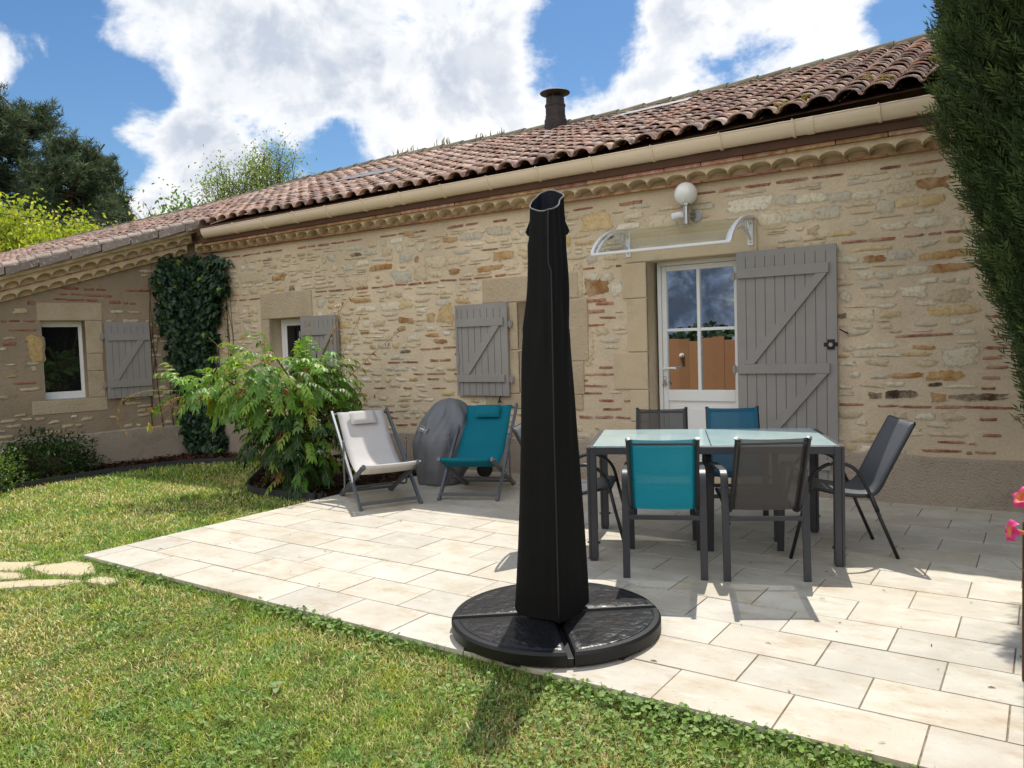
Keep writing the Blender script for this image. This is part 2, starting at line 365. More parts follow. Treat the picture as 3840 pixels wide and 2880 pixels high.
FIXED_MAIN={'b':[(-0.83,-0.43,1.35,1.37),(-0.22,-0.12,1.478,1.5),(-0.16,-0.1,1.399,1.419),(-0.16,-0.09,1.322,1.344),(-0.22,-0.08,1.238,1.261),(-0.23,-0.11,1.161,1.185),(-0.21,-0.07,1.086,1.113),(-0.24,-0.12,1.007,1.031),(-0.24,-0.15,0.928,0.948),(-1.27,-1.08,0.788,0.808),(-0.97,-0.82,0.782,0.8),(-0.81,-0.58,0.777,0.797),(-0.56,-0.37,0.777,0.801),(-0.36,-0.03,0.78,0.801),(-0.25,-0.14,0.687,0.709),(-0.23,-0.11,0.564,0.586),(-0.54,-0.35,0.503,0.52),(-0.32,-0.28,0.496,0.518),(-0.65,-0.37,0.429,0.451),(-0.34,-0.3,0.42,0.445),(-0.28,-0.15,0.431,0.452),(-0.03,0.01,0.7,0.725),(-1.24,-1.04,2.137,2.158),(-1.03,-0.83,2.133,2.159),(-0.77,-0.63,2.145,2.16),(-0.6,-0.51,2.147,2.161),(-0.49,-0.3,2.145,2.164),(-5.81,-5.66,1.353,1.375),(-5.65,-5.51,1.357,1.38),(-5.47,-5.27,1.366,1.387),(-5.31,-5.26,1.285,1.311),(-5.67,-5.55,1.216,1.244),(-5.53,-5.37,1.22,1.245),(-6.32,-6.13,1.205,1.227),(-6.09,-5.86,1.206,1.229),(-6.72,-6.59,1.194,1.22),(-5.93,-5.77,1.066,1.086),(-5.73,-5.45,1.069,1.091),(-5.72,-5.55,1.006,1.031),(-5.33,-5.25,1.065,1.09),(-6.23,-6.05,0.462,0.486),(-6,-5.91,0.474,0.499),(-6.36,-6.19,0.541,0.568),(-6.41,-6.26,0.609,0.633),(-4.55,-4.41,1.3,1.321),(-3.79,-3.63,1.737,1.763),(-3.73,-3.42,1.782,1.816),(-3.53,-3.34,1.748,1.779),(-3.74,-3.44,1.673,1.706),(-3.49,-3.32,1.614,1.633),(-3.79,-3.63,1.599,1.626),(-3.75,-3.44,1.543,1.562),(-3.51,-3.36,1.118,1.141),(-3.78,-3.56,1.048,1.075),(-3.55,-3.35,1.051,1.074),(-3.78,-3.43,0.935,0.957),(-3.52,-3.36,0.787,0.812),(-3.25,-3.18,0.789,0.812),(-3.77,-3.64,0.989,1.011),(-3.67,-3.54,2.114,2.128),(-3.3,-3.24,2.112,2.131)],
'o':[(-0.88,-0.64,1.019,1.06),(-0.61,-0.36,1.001,1.074),(-0.58,-0.48,0.823,0.899),(-0.68,-0.46,2.502,2.592),(-0.67,-0.32,1.955,2.015),(-0.59,-0.3,1.848,1.909),(-1.08,-0.91,1.97,2.021),(-8.3,-8.04,2.322,2.395),(-5.42,-5.22,2.545,2.603),(-4.74,-4.49,2.294,2.388),(-4.97,-4.64,2.191,2.245),(-6.55,-6.19,2.316,2.385),(-5.36,-5.2,2.188,2.252),(-6,-5.83,2.679,2.727),(-6.88,-6.55,1.95,2.008),(-6.13,-5.9,1.673,1.741),(-6.13,-6.02,1.587,1.64),(-5.71,-5.53,1.501,1.542),(-5.6,-5.42,1.423,1.473),(-3.65,-3.39,1.851,2.004)],
'd':[(-1.04,-0.94,0.849,0.899),(-0.91,-0.69,0.859,0.923),(-0.45,-0.07,0.846,0.896),(-0.6,-0.51,0.951,0.983),(-1.27,-1.2,1.52,1.559),(-6.86,-6.68,2.517,2.561),(-4.9,-4.69,2.411,2.425),(-8.49,-8.29,2.598,2.62),(-7.99,-7.88,2.177,2.248),(-3.45,-3.32,2.391,2.428)],
'p':[(-0.5,-0.27,1.107,1.258),(-1.11,-0.84,1.261,1.304),(-1.17,-1,1.192,1.226),(-1.15,-1,1.43,1.462),(-0.69,-0.55,1.431,1.462),(-0.4,-0.26,1.287,1.312),(-0.4,-0.28,1.355,1.395),(-0.91,-0.77,0.952,0.988),(-1.1,-0.93,0.945,0.969),(-0.49,-0.27,0.941,0.965),(-0.97,-0.8,1.194,1.219),(-1.02,-0.89,1.016,1.052),(-1.18,-1.11,1.025,1.072),(-0.46,-0.31,1.439,1.48),(-0.97,-0.83,1.591,1.621),(-1.15,-0.94,2.49,2.552),(-1.35,-1.16,2.49,2.565),(-0.89,-0.69,2.504,2.584),(-0.84,-0.71,2.618,2.657),(-0.69,-0.49,2.208,2.294),(-0.92,-0.75,2.215,2.272),(-0.79,-0.62,1.669,1.752),(-1.18,-1,1.495,1.589),(-0.82,-0.6,1.845,1.909),(-0.66,-0.54,1.768,1.812),(-0.51,-0.41,1.768,1.798),(-0.41,-0.32,1.753,1.796),(-0.97,-0.84,2.355,2.46),(-1.19,-1.09,2.658,2.685),(-1.09,-0.9,2.676,2.686),(-1.18,-1.03,2.611,2.646),(-1,-0.87,2.622,2.634),(-0.89,-0.72,1.975,2.055),(-0.97,-0.86,1.826,1.881),(-1.11,-0.99,1.836,1.902),(-1.17,-1.04,1.919,1.943),(-1.09,-0.93,1.76,1.799),(-1.05,-0.84,1.679,1.741),(-0.68,-0.55,1.596,1.631),(-0.41,-0.36,2.202,2.262),(-5.69,-5.38,2.288,2.419),(-6.19,-5.91,2.148,2.289),(-5.2,-4.87,2.547,2.619),(-4.82,-4.52,2.559,2.649),(-6.92,-6.68,2.595,2.643),(-6.64,-6.43,2.515,2.576),(-6.2,-6.02,2.614,2.673),(-5.12,-4.88,2.477,2.511),(-5.27,-5.05,2.405,2.449),(-5.04,-4.81,2.306,2.339),(-6.77,-6.56,2.395,2.457),(-4.61,-4.44,2.188,2.254),(-6.38,-6.14,1.767,1.806),(-6.79,-6.49,1.835,1.91),(-6.39,-6.1,1.837,1.932),(-5.55,-5.39,1.856,1.91),(-5.99,-5.86,0.614,0.672),(-5.74,-5.62,1.141,1.18),(-2.98,-2.68,2.442,2.558),(-3.2,-3.01,2.559,2.61),(-3.29,-3.04,2.463,2.518),(-3.63,-3.49,2.002,2.073),(-3.47,-3.34,1.983,2.062),(-3.36,-3.24,1.834,1.953),(-2.18,-1.79,2.5,2.622),(-1.78,-1.59,2.51,2.593),(-1.59,-1.37,2.506,2.592),(-1.36,-1.16,2.492,2.564),(-1.15,-0.95,2.485,2.555),(-1.69,-1.46,2.361,2.463),(-1.92,-1.72,2.359,2.465),(-1.46,-1.25,2.357,2.463),(-3.14,-3.04,2.653,2.689),(-3.03,-2.93,2.648,2.683),(-1.74,-1.56,2.195,2.235),(-1.99,-1.86,2.649,2.676),(-2.2,-2.02,2.646,2.684),(-1.66,-1.4,2.637,2.67)],
'y':[(-0.94,-0.8,1.513,1.567),(-0.79,-0.58,1.196,1.225),(-1.34,-1.13,2.206,2.246),(-0.6,-0.27,1.51,1.587),(-0.83,-0.67,2.385,2.462),(-0.67,-0.49,2.38,2.459),(-0.48,-0.37,2.075,2.116),(-1.15,-0.88,2.064,2.096),(-0.7,-0.55,2.625,2.654),(-5.53,-5.3,1.651,1.847),(-6.1,-5.92,1.845,1.954),(-5.7,-5.58,1.679,1.774),(-5.51,-5.34,0.828,0.873),(-5.28,-5.09,1.858,1.922),(-3.67,-3.33,2.492,2.657)],
'n':[(-0.55,-0.3,1.614,1.712),(-5.87,-5.67,2.157,2.31),(-7.79,-7.52,2.407,2.482),(-8.95,-8.47,2.334,2.44),(-6.99,-6.6,2.146,2.278),(-5.38,-5.1,2.304,2.375),(-3.78,-3.68,1.819,2.184),(-3.8,-3.59,1.151,1.512)]}
FIXED_WING={'b':[(-1.78,-1.57,2.271,2.3),(-1.51,-1.38,2.266,2.287),(-1.36,-1.24,2.267,2.29),(-1.8,-1.71,2.2,2.216),(-1.67,-1.54,2.203,2.219),(-1.52,-1.3,2.187,2.215),(-1.29,-1.17,2.18,2.207),(-1.87,-1.72,2.137,2.156),(-1.72,-1.51,2.126,2.149),(-1.49,-1.35,2.123,2.146),(-1.21,-1.07,2.096,2.137),(-1.04,-0.98,2.094,2.117),(-0.95,-0.87,2.09,2.113),(-2.22,-2.09,1.855,1.879),(-2.37,-2.26,1.859,1.883),(-2.46,-2.4,1.853,1.875),(-2.37,-2.08,1.744,1.765),(-2.37,-2.13,1.084,1.109),(-0.85,-0.69,2.264,2.29),(-0.99,-0.86,2.266,2.29),(-2.16,-2.07,2.067,2.112)],
'y':[(-2.2,-2.01,1.364,1.686)]}
# ------------------------------------------------------------------ the house
YW = 6.98; XC = -9.9; XR = 0.62
PSI = R(12.3)
WA = np.array([math.sin(PSI), math.cos(PSI), 0.0]); WN = np.array([math.cos(PSI), -math.sin(PSI), 0.0]); W0 = np.array([XC, YW, 0.0])
FM = lambda a, o, z: (a, YW - o, z)                                   # main wall frame
FW = lambda a, o, z: tuple(W0 + WA * a + WN * o + np.array((0, 0, z)))   # wing wall frame, a runs towards the corner
house = empty('stone_house', (-5.0, 6.98, 0))
tag(house, 'long low stone farmhouse with clay tile roof and taupe shutters', 'house')

def wall_with_openings(name, F, a0, a1, zfun0, zfun1, openings, depth, material, stones):
    """front sheet with holes, reveals going back, and the stones set into it, as one mesh"""
    mb = MB()
    mort = (0.46, 0.37, 0.27)
    xs = sorted({a0, a1} | {o[0] for o in openings} | {o[1] for o in openings})
    for i in range(len(xs) - 1):
        l, r = xs[i], xs[i + 1]
        cuts = sorted([(o[2], o[3]) for o in openings if o[0] <= l + 1e-6 and o[1] >= r - 1e-6])
        z = None; spans = []
        lo = None
        for c in cuts:
            spans.append((lo, c[0])); lo = c[1]
        spans.append((lo, None))
        for s0, s1 in spans:
            zl0 = zfun0(l) if s0 is None else s0; zr0 = zfun0(r) if s0 is None else s0
            zl1 = zfun1(l) if s1 is None else s1; zr1 = zfun1(r) if s1 is None else s1
            mb.add([F(l, 0, zl0), F(r, 0, zr0), F(r, 0, zr1), F(l, 0, zl1)], [(0, 1, 2, 3)], mort)
    for o in openings:
        l, r, b, t = o[:4]
        q = [F(l, 0, b), F(r, 0, b), F(r, 0, t), F(l, 0, t)]; k = [F(l, -depth, b), F(r, -depth, b), F(r, -depth, t), F(l, -depth, t)]
        mb.add(q + k, [(0, 4, 5, 1), (1, 5, 6, 2), (2, 6, 7, 3), (3, 7, 4, 0)], (0.5, 0.42, 0.31))
    for (sl, sr, sb, st, c, rough) in stones:
        w = (sr - sl) / 2; h = (st - sb) / 2; ca = (sl + sr) / 2; cz = (sb + st) / 2
        n = 18; tilt = RS.normal(0, 0.02)
        outer = []; inner = []; core = []
        p = RS.uniform(3.0, 9.0) if rough > .1 else 12.0
        ph = RS.uniform(0, 6.28, 3)
        for k in range(n):
            an = 2 * math.pi * k / n
            ce, se = math.cos(an), math.sin(an)
            rr = (abs(ce) ** p + abs(se) ** p) ** (-1.0 / p)
            j = 1 + rough * (0.5 * math.sin(2 * an + ph[0]) + 0.5 * math.sin(3 * an + ph[1]) + RS.uniform(-1.0, 1.0))
            x = ce * rr * w * j; z = se * rr * h * j
            z += x * tilt
            m_ = min(w, h)
            outer.append(F(ca + x * (1 + 0.30 * m_ / w), 0.0015, cz + z * (1 + 0.30 * m_ / h)))
            inner.append(F(ca + x * (1 - 0.22 * m_ / w), 0.0065, cz + z * (1 - 0.22 * m_ / h)))
            core.append(F(ca + x * 0.45, 0.008 + RS.uniform(0, 0.005), cz + z * 0.45))
        fs = []
        for k in range(n):
            k2 = (k + 1) % n
            fs.append((k, k2, n + k2, n + k)); fs.append((n + k, n + k2, 2 * n + k2, 2 * n + k))
        fs.append(tuple(range(2 * n, 3 * n)))
        mb.add(outer + inner + core, fs, c, [0.0] * n + [0.85] * n + [1.0] * n)
    return mb.build(name, material, house, smooth=True, cols=True, edge=True)

PAL = {'p': [(218, 208, 184), (208, 200, 178), (226, 216, 190), (198, 192, 176), (214, 200, 170), (230, 222, 202)],
       'n': [(210, 192, 158), (202, 184, 150), (216, 198, 164), (196, 180, 150)],
       'y': [(206, 178, 126), (198, 168, 116), (210, 188, 142)],
       'o': [(182, 136, 78), (172, 124, 66), (190, 148, 92), (156, 112, 64)],
       'd': [(84, 66, 50), (66, 54, 46), (92, 82, 74)],
       'b': [(166, 100, 80), (156, 90, 72), (174, 112, 90), (150, 96, 82)]}
def stonecol(k):
    c = PAL[k][RS.randint(len(PAL[k]))]; f = RS.uniform(0.9, 1.08)
    return tuple(v * f for v in lin(c))
def lay_stones(a0, a1, z0, zt, fixed, avoid, kinds, lowz, hscale=1.0, skip=(0.16, 0.16)):
    out = []; boxes = list(avoid)
    for k, lst in fixed.items():
        for l, r, b, t in lst:
            if t - b < 0.018: m = (t + b) / 2; b, t = m - 0.009, m + 0.009
            out.append((l, r, b, t, stonecol(k), 0.05 if k == 'b' else 0.14)); boxes.append((l - 0.012, r + 0.012, b - 0.008, t + 0.008))
    z = z0
    while z < zt(a0) or z < zt(a1):
        low = z < lowz
        H = (RS.uniform(0.040, 0.070) if low else RS.uniform(0.070, 0.135)) * hscale
        x = a0 + RS.uniform(0, 0.15)
        while x < a1:
            small = RS.rand() < 0.3
            w = RS.uniform(0.07, 0.26) if low else RS.uniform(0.08, 0.24)
            rows = [(0, 1)] if (low or RS.rand() < 0.6) else [(0, 0.48), (0.55, 1)]
            for f0, f1 in rows:
                if RS.rand() < (skip[0] if low else skip[1]): continue
                hh = H * (f1 - f0); ww = w * RS.uniform(0.7, 1)
                b = z + H * f0 + RS.uniform(0.0, 0.22) * hh; t = b + hh * RS.uniform(0.5, 0.85)
                l = x + RS.uniform(0, 0.03); r = l + ww
                if t > zt((l + r) / 2) - 0.03 or r > a1 - 0.01: continue
                bad = False
                for q in boxes:
                    if l < q[1] + 0.012 and r > q[0] - 0.012 and b < q[3] + 0.008 and t > q[2] - 0.008: bad = True; break
                if bad: continue
                kd = kinds[RS.choice(len(kinds), p=[q[1] for q in kinds])][0]
                out.append((l, r, b, t, stonecol(kd), 0.17)); boxes.append((l, r, b, t))
            x += w + RS.uniform(0.012, 0.05)
        z += H + RS.uniform(0.003, 0.014)
    return out

# openings: (a0, a1, z0, z1)
DOOR = (-2.985, -2.10, 0.02, 2.135); WMID = (-4.46, -3.84, 0.86, 1.835); WLEFT = (-8.40, -7.72, 0.86, 1.822)
dress = []   # dressed stones round the openings (frame, a0, a1, z0, z1, out)
for q in [(-3.19, -1.93, 2.137, 2.43), (-3.235, -2.985, 1.795, 2.133), (-3.19, -2.985, 1.277, 1.791), (-3.343, -2.985, 0.913, 1.273), (-3.18, -2.985, 0.60, 0.909), (-3.30, -2.985, 0.385, 0.596),
          (-8.555, -7.573, 1.824, 2.165), (-8.56, -8.402, 1.35, 1.822), (-8.62, -8.402, 0.86, 1.346), (-8.7, -7.6, 0.70, 0.857),
          (-4.9, -3.72, 1.837, 2.1), (-4.56, -4.46, 1.33, 1.833), (-4.60, -4.46, 0.86, 1.326), (-4.9, -3.7, 0.70, 0.857), (-3.84, -3.62, 1.2, 1.833), (-3.84, -3.68, 0.86, 1.196)]:
    dress.append(('m',) + q)
for q in [(-2.065, -1.305, 1.872, 2.10), (-1.522, -1.315, 1.44, 1.868), (-1.522, -1.33, 1.21, 1.436), (-1.522, -1.32, 0.86, 1.206), (-2.18, -1.30, 0.68, 0.857)]:
    dress.append(('w',) + q)
TOPM = lambda a: 2.82 + (a + 9.6) * 0.003
kinds = [('p', .47), ('n', .40), ('y', .10), ('o', .02), ('d', .01)]
kindsW = [('n', .62), ('p', .25), ('y', .10), ('b', .03)]
fx = {k: list(v) for k, v in FIXED_MAIN.items()}
# thin brick courses that run along the wall
for (b0, b1, zz, prob) in [(-9.3, -0.1, 2.70, 0.8), (-7.5, -4.4, 2.115, 0.85), (-9.2, -8.6, 2.1, 0.7), (-6.9, -5.3, 0.90, 0.35), (-7.2, -5.2, 0.75, 0.3), (-3.75, -3.3, 0.86, .6), (-3.75, -3.3, 0.70, .5), (-3.75, -3.3, 0.62, .5), (-9.5, -8.7, 1.12, 0.4)]:
    x = b0
    while x < b1:
        w = RS.uniform(0.12, 0.26)
        if RS.rand() < prob: fx['b'].append((x, x + w, zz + RS.normal(0, .004), zz + 0.022 + RS.normal(0, .003)))
        x += w + RS.uniform(0.012, 0.06)
av = [DOOR, WMID, WLEFT] + [q[1:] for q in dress if q[0] == 'm']
st = lay_stones(XC + 0.05, -0.30, 0.40, lambda a: 2.70, fx, av, kinds, 1.42)
st += lay_stones(XC + 0.05, -0.30, 1.38, lambda a: 2.70, {}, av + [(q[0] - .004, q[1] + .004, q[2] - .004, q[3] + .004) for q in st], [('n', .62), ('p', .30), ('y', .08)], 0, 0.78, (0.1, 0.05))
st += lay_stones(XC + 0.05, -0.30, 1.36, lambda a: 2.70, {}, av + [(q[0] - .003, q[1] + .003, q[2] - .003, q[3] + .003) for q in st], [('n', .6), ('p', .4)], 0, 0.42, (0.1, 0.15))
wall_with_openings('wall', FM, XC, XR, lambda a: -0.1, lambda a: TOPM(a) + 0.36, [DOOR, WMID, WLEFT], 0.24, M['wall'], st)
WWIN = (-2.03, -1.522, 0.86, 1.868)
ZW = lambda a: 2.86 + 0.3125 * a                                       # foot of the sloping cornice on the wing
avw = [WWIN] + [q[1:] for q in dress if q[0] == 'w']
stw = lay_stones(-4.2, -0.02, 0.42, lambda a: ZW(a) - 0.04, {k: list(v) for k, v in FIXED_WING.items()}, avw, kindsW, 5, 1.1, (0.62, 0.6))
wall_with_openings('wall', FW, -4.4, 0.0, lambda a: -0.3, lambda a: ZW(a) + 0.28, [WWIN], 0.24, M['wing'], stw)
# closing walls out of sight keep daylight out of the rooms
mb = MB(); mb.box(XR - 0.25, XR, YW + 0.02, 10.5, -0.1, 3.1); mb.box(-26, XR, 14.0, 14.3, -0.1, 3.1)
mb.build('wall', M['plinth'], house)

# plinth of rough render
def strip(F, a0, a1, zb, zt, out, n=40, amp=0.008, name='plinth', skipd=None):
    mb = MB(); xs = np.linspace(a0, a1, n)
    for i in range(n - 1):
        l, r = xs[i], xs[i + 1]
        if skipd and r > skipd[0] and l < skipd[1]: continue
        zl = zt + amp * math.sin(l * 5.1) + 0.5 * amp * math.sin(l * 13); zr = zt + amp * math.sin(r * 5.1) + 0.5 * amp * math.sin(r * 13)
        mb.add([F(l, out, zb), F(r, out, zb), F(r, out, zr), F(l, out, zl), F(r, 0.0, zr + 0.02), F(l, 0.0, zl + 0.02)], [(0, 1, 2, 3), (3, 2, 4, 5)])
    return mb.build(name, M['plinth'], house, smooth=False)
strip(FM, XC, -3.18, -0.1, 0.372, 0.035); strip(FM, -1.9, XR, -0.1, 0.372, 0.035, 16)
strip(FM, -3.18, -2.985, -0.1, 0.38, 0.035, 3); strip(FM, -2.10, -1.9, -0.1, 0.372, 0.035, 3)
strip(FW, -4.4, 0.0, -0.3, 0.382, 0.03, 24)
mb = MB(); mb.fbox(FM, -2.983, -2.102, -0.24, 0.06, -0.02, 0.07); mb.build('doorstep', M['dressed'], house, bevel=0.006)

# dressed stone blocks: lintels, jambs, sills
for d in dress:
    F = FM if d[0] == 'm' else FW
    mb = MB()
    big = d[2] - d[1] > 0.6
    o = 0.018 if d[0] == 'm' else 0.010
    mb.fbox(F, d[1], d[2], -0.02, o, d[3], d[4])
    nm = ('lintel' if d[3] > 1.8 else 'sill') if big else 'jamb_stone'
    mb.build(nm, M['dressed'] if (d[0] == 'm' and d[1] > -3.6) else M['dressed2'], house, bevel=0.010)

# ---- cornice of arched tiles under the eaves (genoise)
def genoise(F, a0, a1, zb, slope, o0, o1, h, period, name, material, phase=0.0):
    """a band of mortared half-round tiles: open arches in front, mortar filling set back"""
    mb = MB(); n = int((a1 - a0) / period); m = 12
    Z = lambda a: zb + slope * a
    for i in range(n):
        l = a0 + i * period; c = l + period / 2; rw = period * 0.497; rh = h * 0.56
        jit = RS.uniform(-0.006, 0.006)
        arc = []
        for k in range(m + 1):
            t = math.pi * (1 - k / m)
            arc.append((c + rw * math.cos(t), 0.008 + rh * math.sin(t) ** 0.9 + jit * math.sin(t)))
        xs = [l] + [p[0] for p in arc] + [l + period]; zs = [0.0] + [p[1] for p in arc] + [0.0]
        vs = []; fs = []
        K = len(xs)
        for x, z in zip(xs, zs): vs.append(F(x, o1, Z(x) + z))
        for x in xs: vs.append(F(x, o1, Z(x) + h))
        for x, z in zip(xs, zs): vs.append(F(x, o0 + 0.01, Z(x) + z * 0.86 - 0.004))
        for k in range(K - 1):
            fs.append((k, k + 1, K + k + 1, K + k)); fs.append((2 * K + k, 2 * K + k + 1, k + 1, k))
        mb.add(vs, fs)
        vs = [F(x, o0 + 0.030 - 0.02 * (z / h), Z(x) + z) for x, z in zip(xs, zs)] + [F(x, o0 + 0.036, Z(x) - 0.004) for x in xs]
        mb.add(vs, [(K + k, K + k + 1, k + 1, k) for k in range(K - 1)])
    # top of the band
    mb.add([F(a0, o1, Z(a0) + h), F(a1, o1, Z(a1) + h), F(a1, o0 - 0.02, Z(a1) + h), F(a0, o0 - 0.02, Z(a0) + h)], [(0, 1, 2, 3)])
    return mb.build(name, material, house)
def brickband(F, a0, a1, zb, slope, o, h, name, gap=0.008, L=0.27, prob=1.0):
    mb = MB(); x = a0
    while x < a1:
        w = min(L * RS.uniform(0.8, 1.1), a1 - x)
        if w > 0.03 and RS.rand() < prob:
            d = RS.uniform(-0.004, 0.004); x2 = x + w - gap
            p = [F(x, o + d, zb + slope * x), F(x2, o + d, zb + slope * x2), F(x2, -0.02, zb + slope * x2), F(x, -0.02, zb + slope * x)]
            q = [F(x, o + d, zb + h + slope * x), F(x2, o + d, zb + h + slope * x2), F(x2, -0.02, zb + h + slope * x2), F(x, -0.02, zb + h + slope * x)]
            f = RS.uniform(0.75, 1.15); mb.hexa(p + q, (f, f * RS.uniform(0.9, 1.15), f * RS.uniform(0.85, 1.2)))
        x += w
    return mb.build(name, M['brickv'], house, cols=True)
M['brickv'] = mat('thin_red_brick_varied', (174, 112, 84), 0.92, 0.25, 14, 0.6, 60, spec=0.1, c2=(196, 158, 130), attr=True)
zg = 2.797
genoise(FM, -9.72, XR, zg + 0.020, -0.0008, 0.0, 0.15, 0.102, 0.1895, 'cornice', M['mortar'])
brickband(FM, -9.72, XR, zg + 0.0, -0.0008, 0.065, 0.017, 'brick_course', L=0.33)
brickband(FM, -9.62, XR, 2.927, 0.0045, 0.185, 0.031, 'brick_course', L=0.42)
genoise(FW, -4.4, -0.02, 2.865, 0.3125, 0.0, 0.13, 0.115, 0.1755, 'cornice', M['mortar'])
genoise(FW, -4.4, -0.05, 3.00, 0.3125, 0.10, 0.235, 0.125, 0.1765, 'cornice', M['mortar'])
brickband(FW, -4.4, -0.05, 2.982, 0.3125, 0.14, 0.016, 'brick_course', L=0.3)
mb = MB()
for (l, r) in ((-4.4, -0.1),):
    p = [FW(l, 0.0, 3.122 + .3125 * l), FW(r, 0.0, 3.122 + .3125 * r), FW(r, 0.30, 3.122 + .3125 * r), FW(l, 0.30, 3.122 + .3125 * l)]
    q = [tuple(np.array(x) + (0, 0, 0.045)) for x in p]
    mb.hexa([p[3], p[2], p[1], p[0], q[3], q[2], q[1], q[0]])
mb.build('verge_bed', M['mortar'], house)

# ---- roof
def Z0(x):  return np.interp(x, [-30, -10.5, -9, -5, -3.5, -2.5, -0.8, 1.2], [3.08, 3.13, 3.17, 3.165, 3.17, 3.20, 3.26, 3.30])
def Z1(x):  return np.interp(x, [-30, -24, -19, -14.7, -11.5, -8.9, -5, -3.3, -0.8, 2], [4.10, 4.20, 4.36, 4.45, 4.59, 4.65, 4.61, 4.66, 4.76, 4.84])
YE = 6.765; YR = 10.5
def hroof(x, y):
    z0 = Z0(x); z1 = Z1(x)
    return np.where(y < YE, z0 - 0.312 * (YE - y), z0 + (z1 - z0) * (y - YE) / (YR - YE))
XV = lambda y: XC - (YW - y) * math.tan(PSI) + 0.30
roof_tone = [(196, 166, 154), (184, 154, 144), (202, 176, 162), (172, 146, 138), (208, 184, 170), (156, 134, 128), (190, 162, 156), (200, 164, 148), (178, 160, 154), (212, 192, 180)]
M['tile'] = mat('clay_roof_tile', (255, 255, 255), 0.85, 0.0, 10, 0.5, 90, spec=0.2, attr=True, bdist=0.006)
# lichen and soot on the tiles
nt = M['tile'].node_tree; N = nt.nodes; L = nt.links; B = N['Principled BSDF']
src = B.inputs['Base Color'].links[0].from_socket
tc = N.new('ShaderNodeTexCoord')
def spot(scale, lo, hi, colr, fac, src):
    n = N.new('ShaderNodeTexNoise'); n.inputs['Scale'].default_value = scale; n.inputs['Detail'].default_value = 6; n.inputs['Roughness'].default_value = 0.68
    L.new(tc.outputs['Object'], n.inputs['Vector'])
    r = N.new('ShaderNodeMapRange'); r.interpolation_type = 'SMOOTHSTEP'; r.inputs[1].default_value = lo; r.inputs[2].default_value = hi; r.inputs[4].default_value = fac
    L.new(n.outputs['Fac'], r.inputs[0])
    mx = N.new('ShaderNodeMix'); mx.data_type = 'RGBA'; L.new(r.outputs[0], mx.inputs['Factor']); L.new(src, mx.inputs[6]); mx.inputs[7].default_value = (*lin(colr), 1)
    return mx.outputs[2]
src = spot(9, 0.50, 0.62, (96, 84, 80), 0.75, src)
src = spot(16, 0.54, 0.66, (206, 200, 188), 0.8, src)
src = spot(33, 0.60, 0.70, (60, 54, 52), 0.8, src)
L.new(src, B.inputs['Base Color'])

def tile_field(name, parent, xr, yr0, yr1, test=None, period=0.218, expo=0.20):
    """interlocked barrel tiles, every tile its own lip, height and tone, in one mesh"""
    u = np.array([-.1095, -.100, -.088, -.082, -.069, -.050, -.026, 0, .026, .050, .069, .082, .088, .100, .1095])
    prof = np.where(np.abs(u) < 0.0881, 0.060 * np.sqrt(np.maximum(0, 1 - (u / 0.0885) ** 2)), -0.004 * np.cos((np.abs(u) - .088) / .0215 * 1.57))
    K = len(u)
    xs = np.arange(xr[0], xr[1], period); ys = np.arange(yr0, yr1 - 0.08, expo)
    X, Y = np.meshgrid(xs + period / 2, ys); X = X.ravel(); Y = Y.ravel()
    if test is not None:
        k = test(X, Y); X = X[k]; Y = Y[k]
    n = len(X)
    dz = RS.normal(0, 0.0035, n); dy = RS.normal(0, 0.006, n); rot = RS.normal(0, 0.012, n); lift = RS.uniform(0.028, 0.038, n)
    ye = np.minimum(Y + expo + 0.045, yr1 + 0.02)
    y0 = Y + dy
    # never let the first course slide off
    V = np.zeros((n, 4, K, 3), np.float32)
    for r_, (yy, off, thk) in enumerate(((y0, lift, 0.0), (ye, np.zeros(n), 0.0), (y0 + 0.003, lift, 0.014), (y0 + 0.10, lift * 0.6, 0.014))):
        xx = X[:, None] + u[None, :] + rot[:, None] * (0.1 - r_ * 0.0)
        V[:, r_, :, 0] = xx
        V[:, r_, :, 1] = yy[:, None]
        V[:, r_, :, 2] = hroof(xx, np.repeat(yy[:, None], K, 1)) + prof[None] + off[:, None] + dz[:, None] - thk
    V = V.reshape(-1, 3)
    base = (np.arange(n) * 4 * K)[:, None]
    k = np.arange(K - 1)
    f1 = np.stack([k, k + 1, K + k + 1, K + k], 1); f2 = np.stack([2 * K + k, 2 * K + k + 1, k + 1, k], 1); f3 = np.stack([3 * K + k, 3 * K + k + 1, 2 * K + k + 1, 2 * K + k], 1)
    T = np.concatenate([f1, f2, f3])
    F = (base[:, :, None] + T[None]).reshape(-1, 4)
    pal = np.array([lin(c) for c in roof_tone]); C = pal[RS.randint(len(pal), size=n)] * RS.uniform(0.80, 1.14, (n, 1)) * 1.05 * np.array((1.03, .985, .915))
    patch = (vnoise(X, Y, 1.1, 5) * 0.10 + 1)[:, None]
    return raw_mesh(name, V, F, M['tile'], parent, smooth=False, cols=np.repeat(C * patch, 4 * K, 0))
roof = empty('roof', (-5.0, 8.5, 3.9), parent=None); set_parent(roof, house)
roof.name = 'roof'
t1 = tile_field('tiles', roof, (-9.55, XR + 0.1), YE, YR)
inview = lambda x, y: (x > -2.45 * y - 1.2)
t2 = tile_field('tiles', roof, (-9.55 - 0.218 * 80, -9.55), YE - 0.2 * 19, YR, lambda x, y: inview(x, y) & (x < XC - (YW - y) * math.tan(PSI) + 0.16))
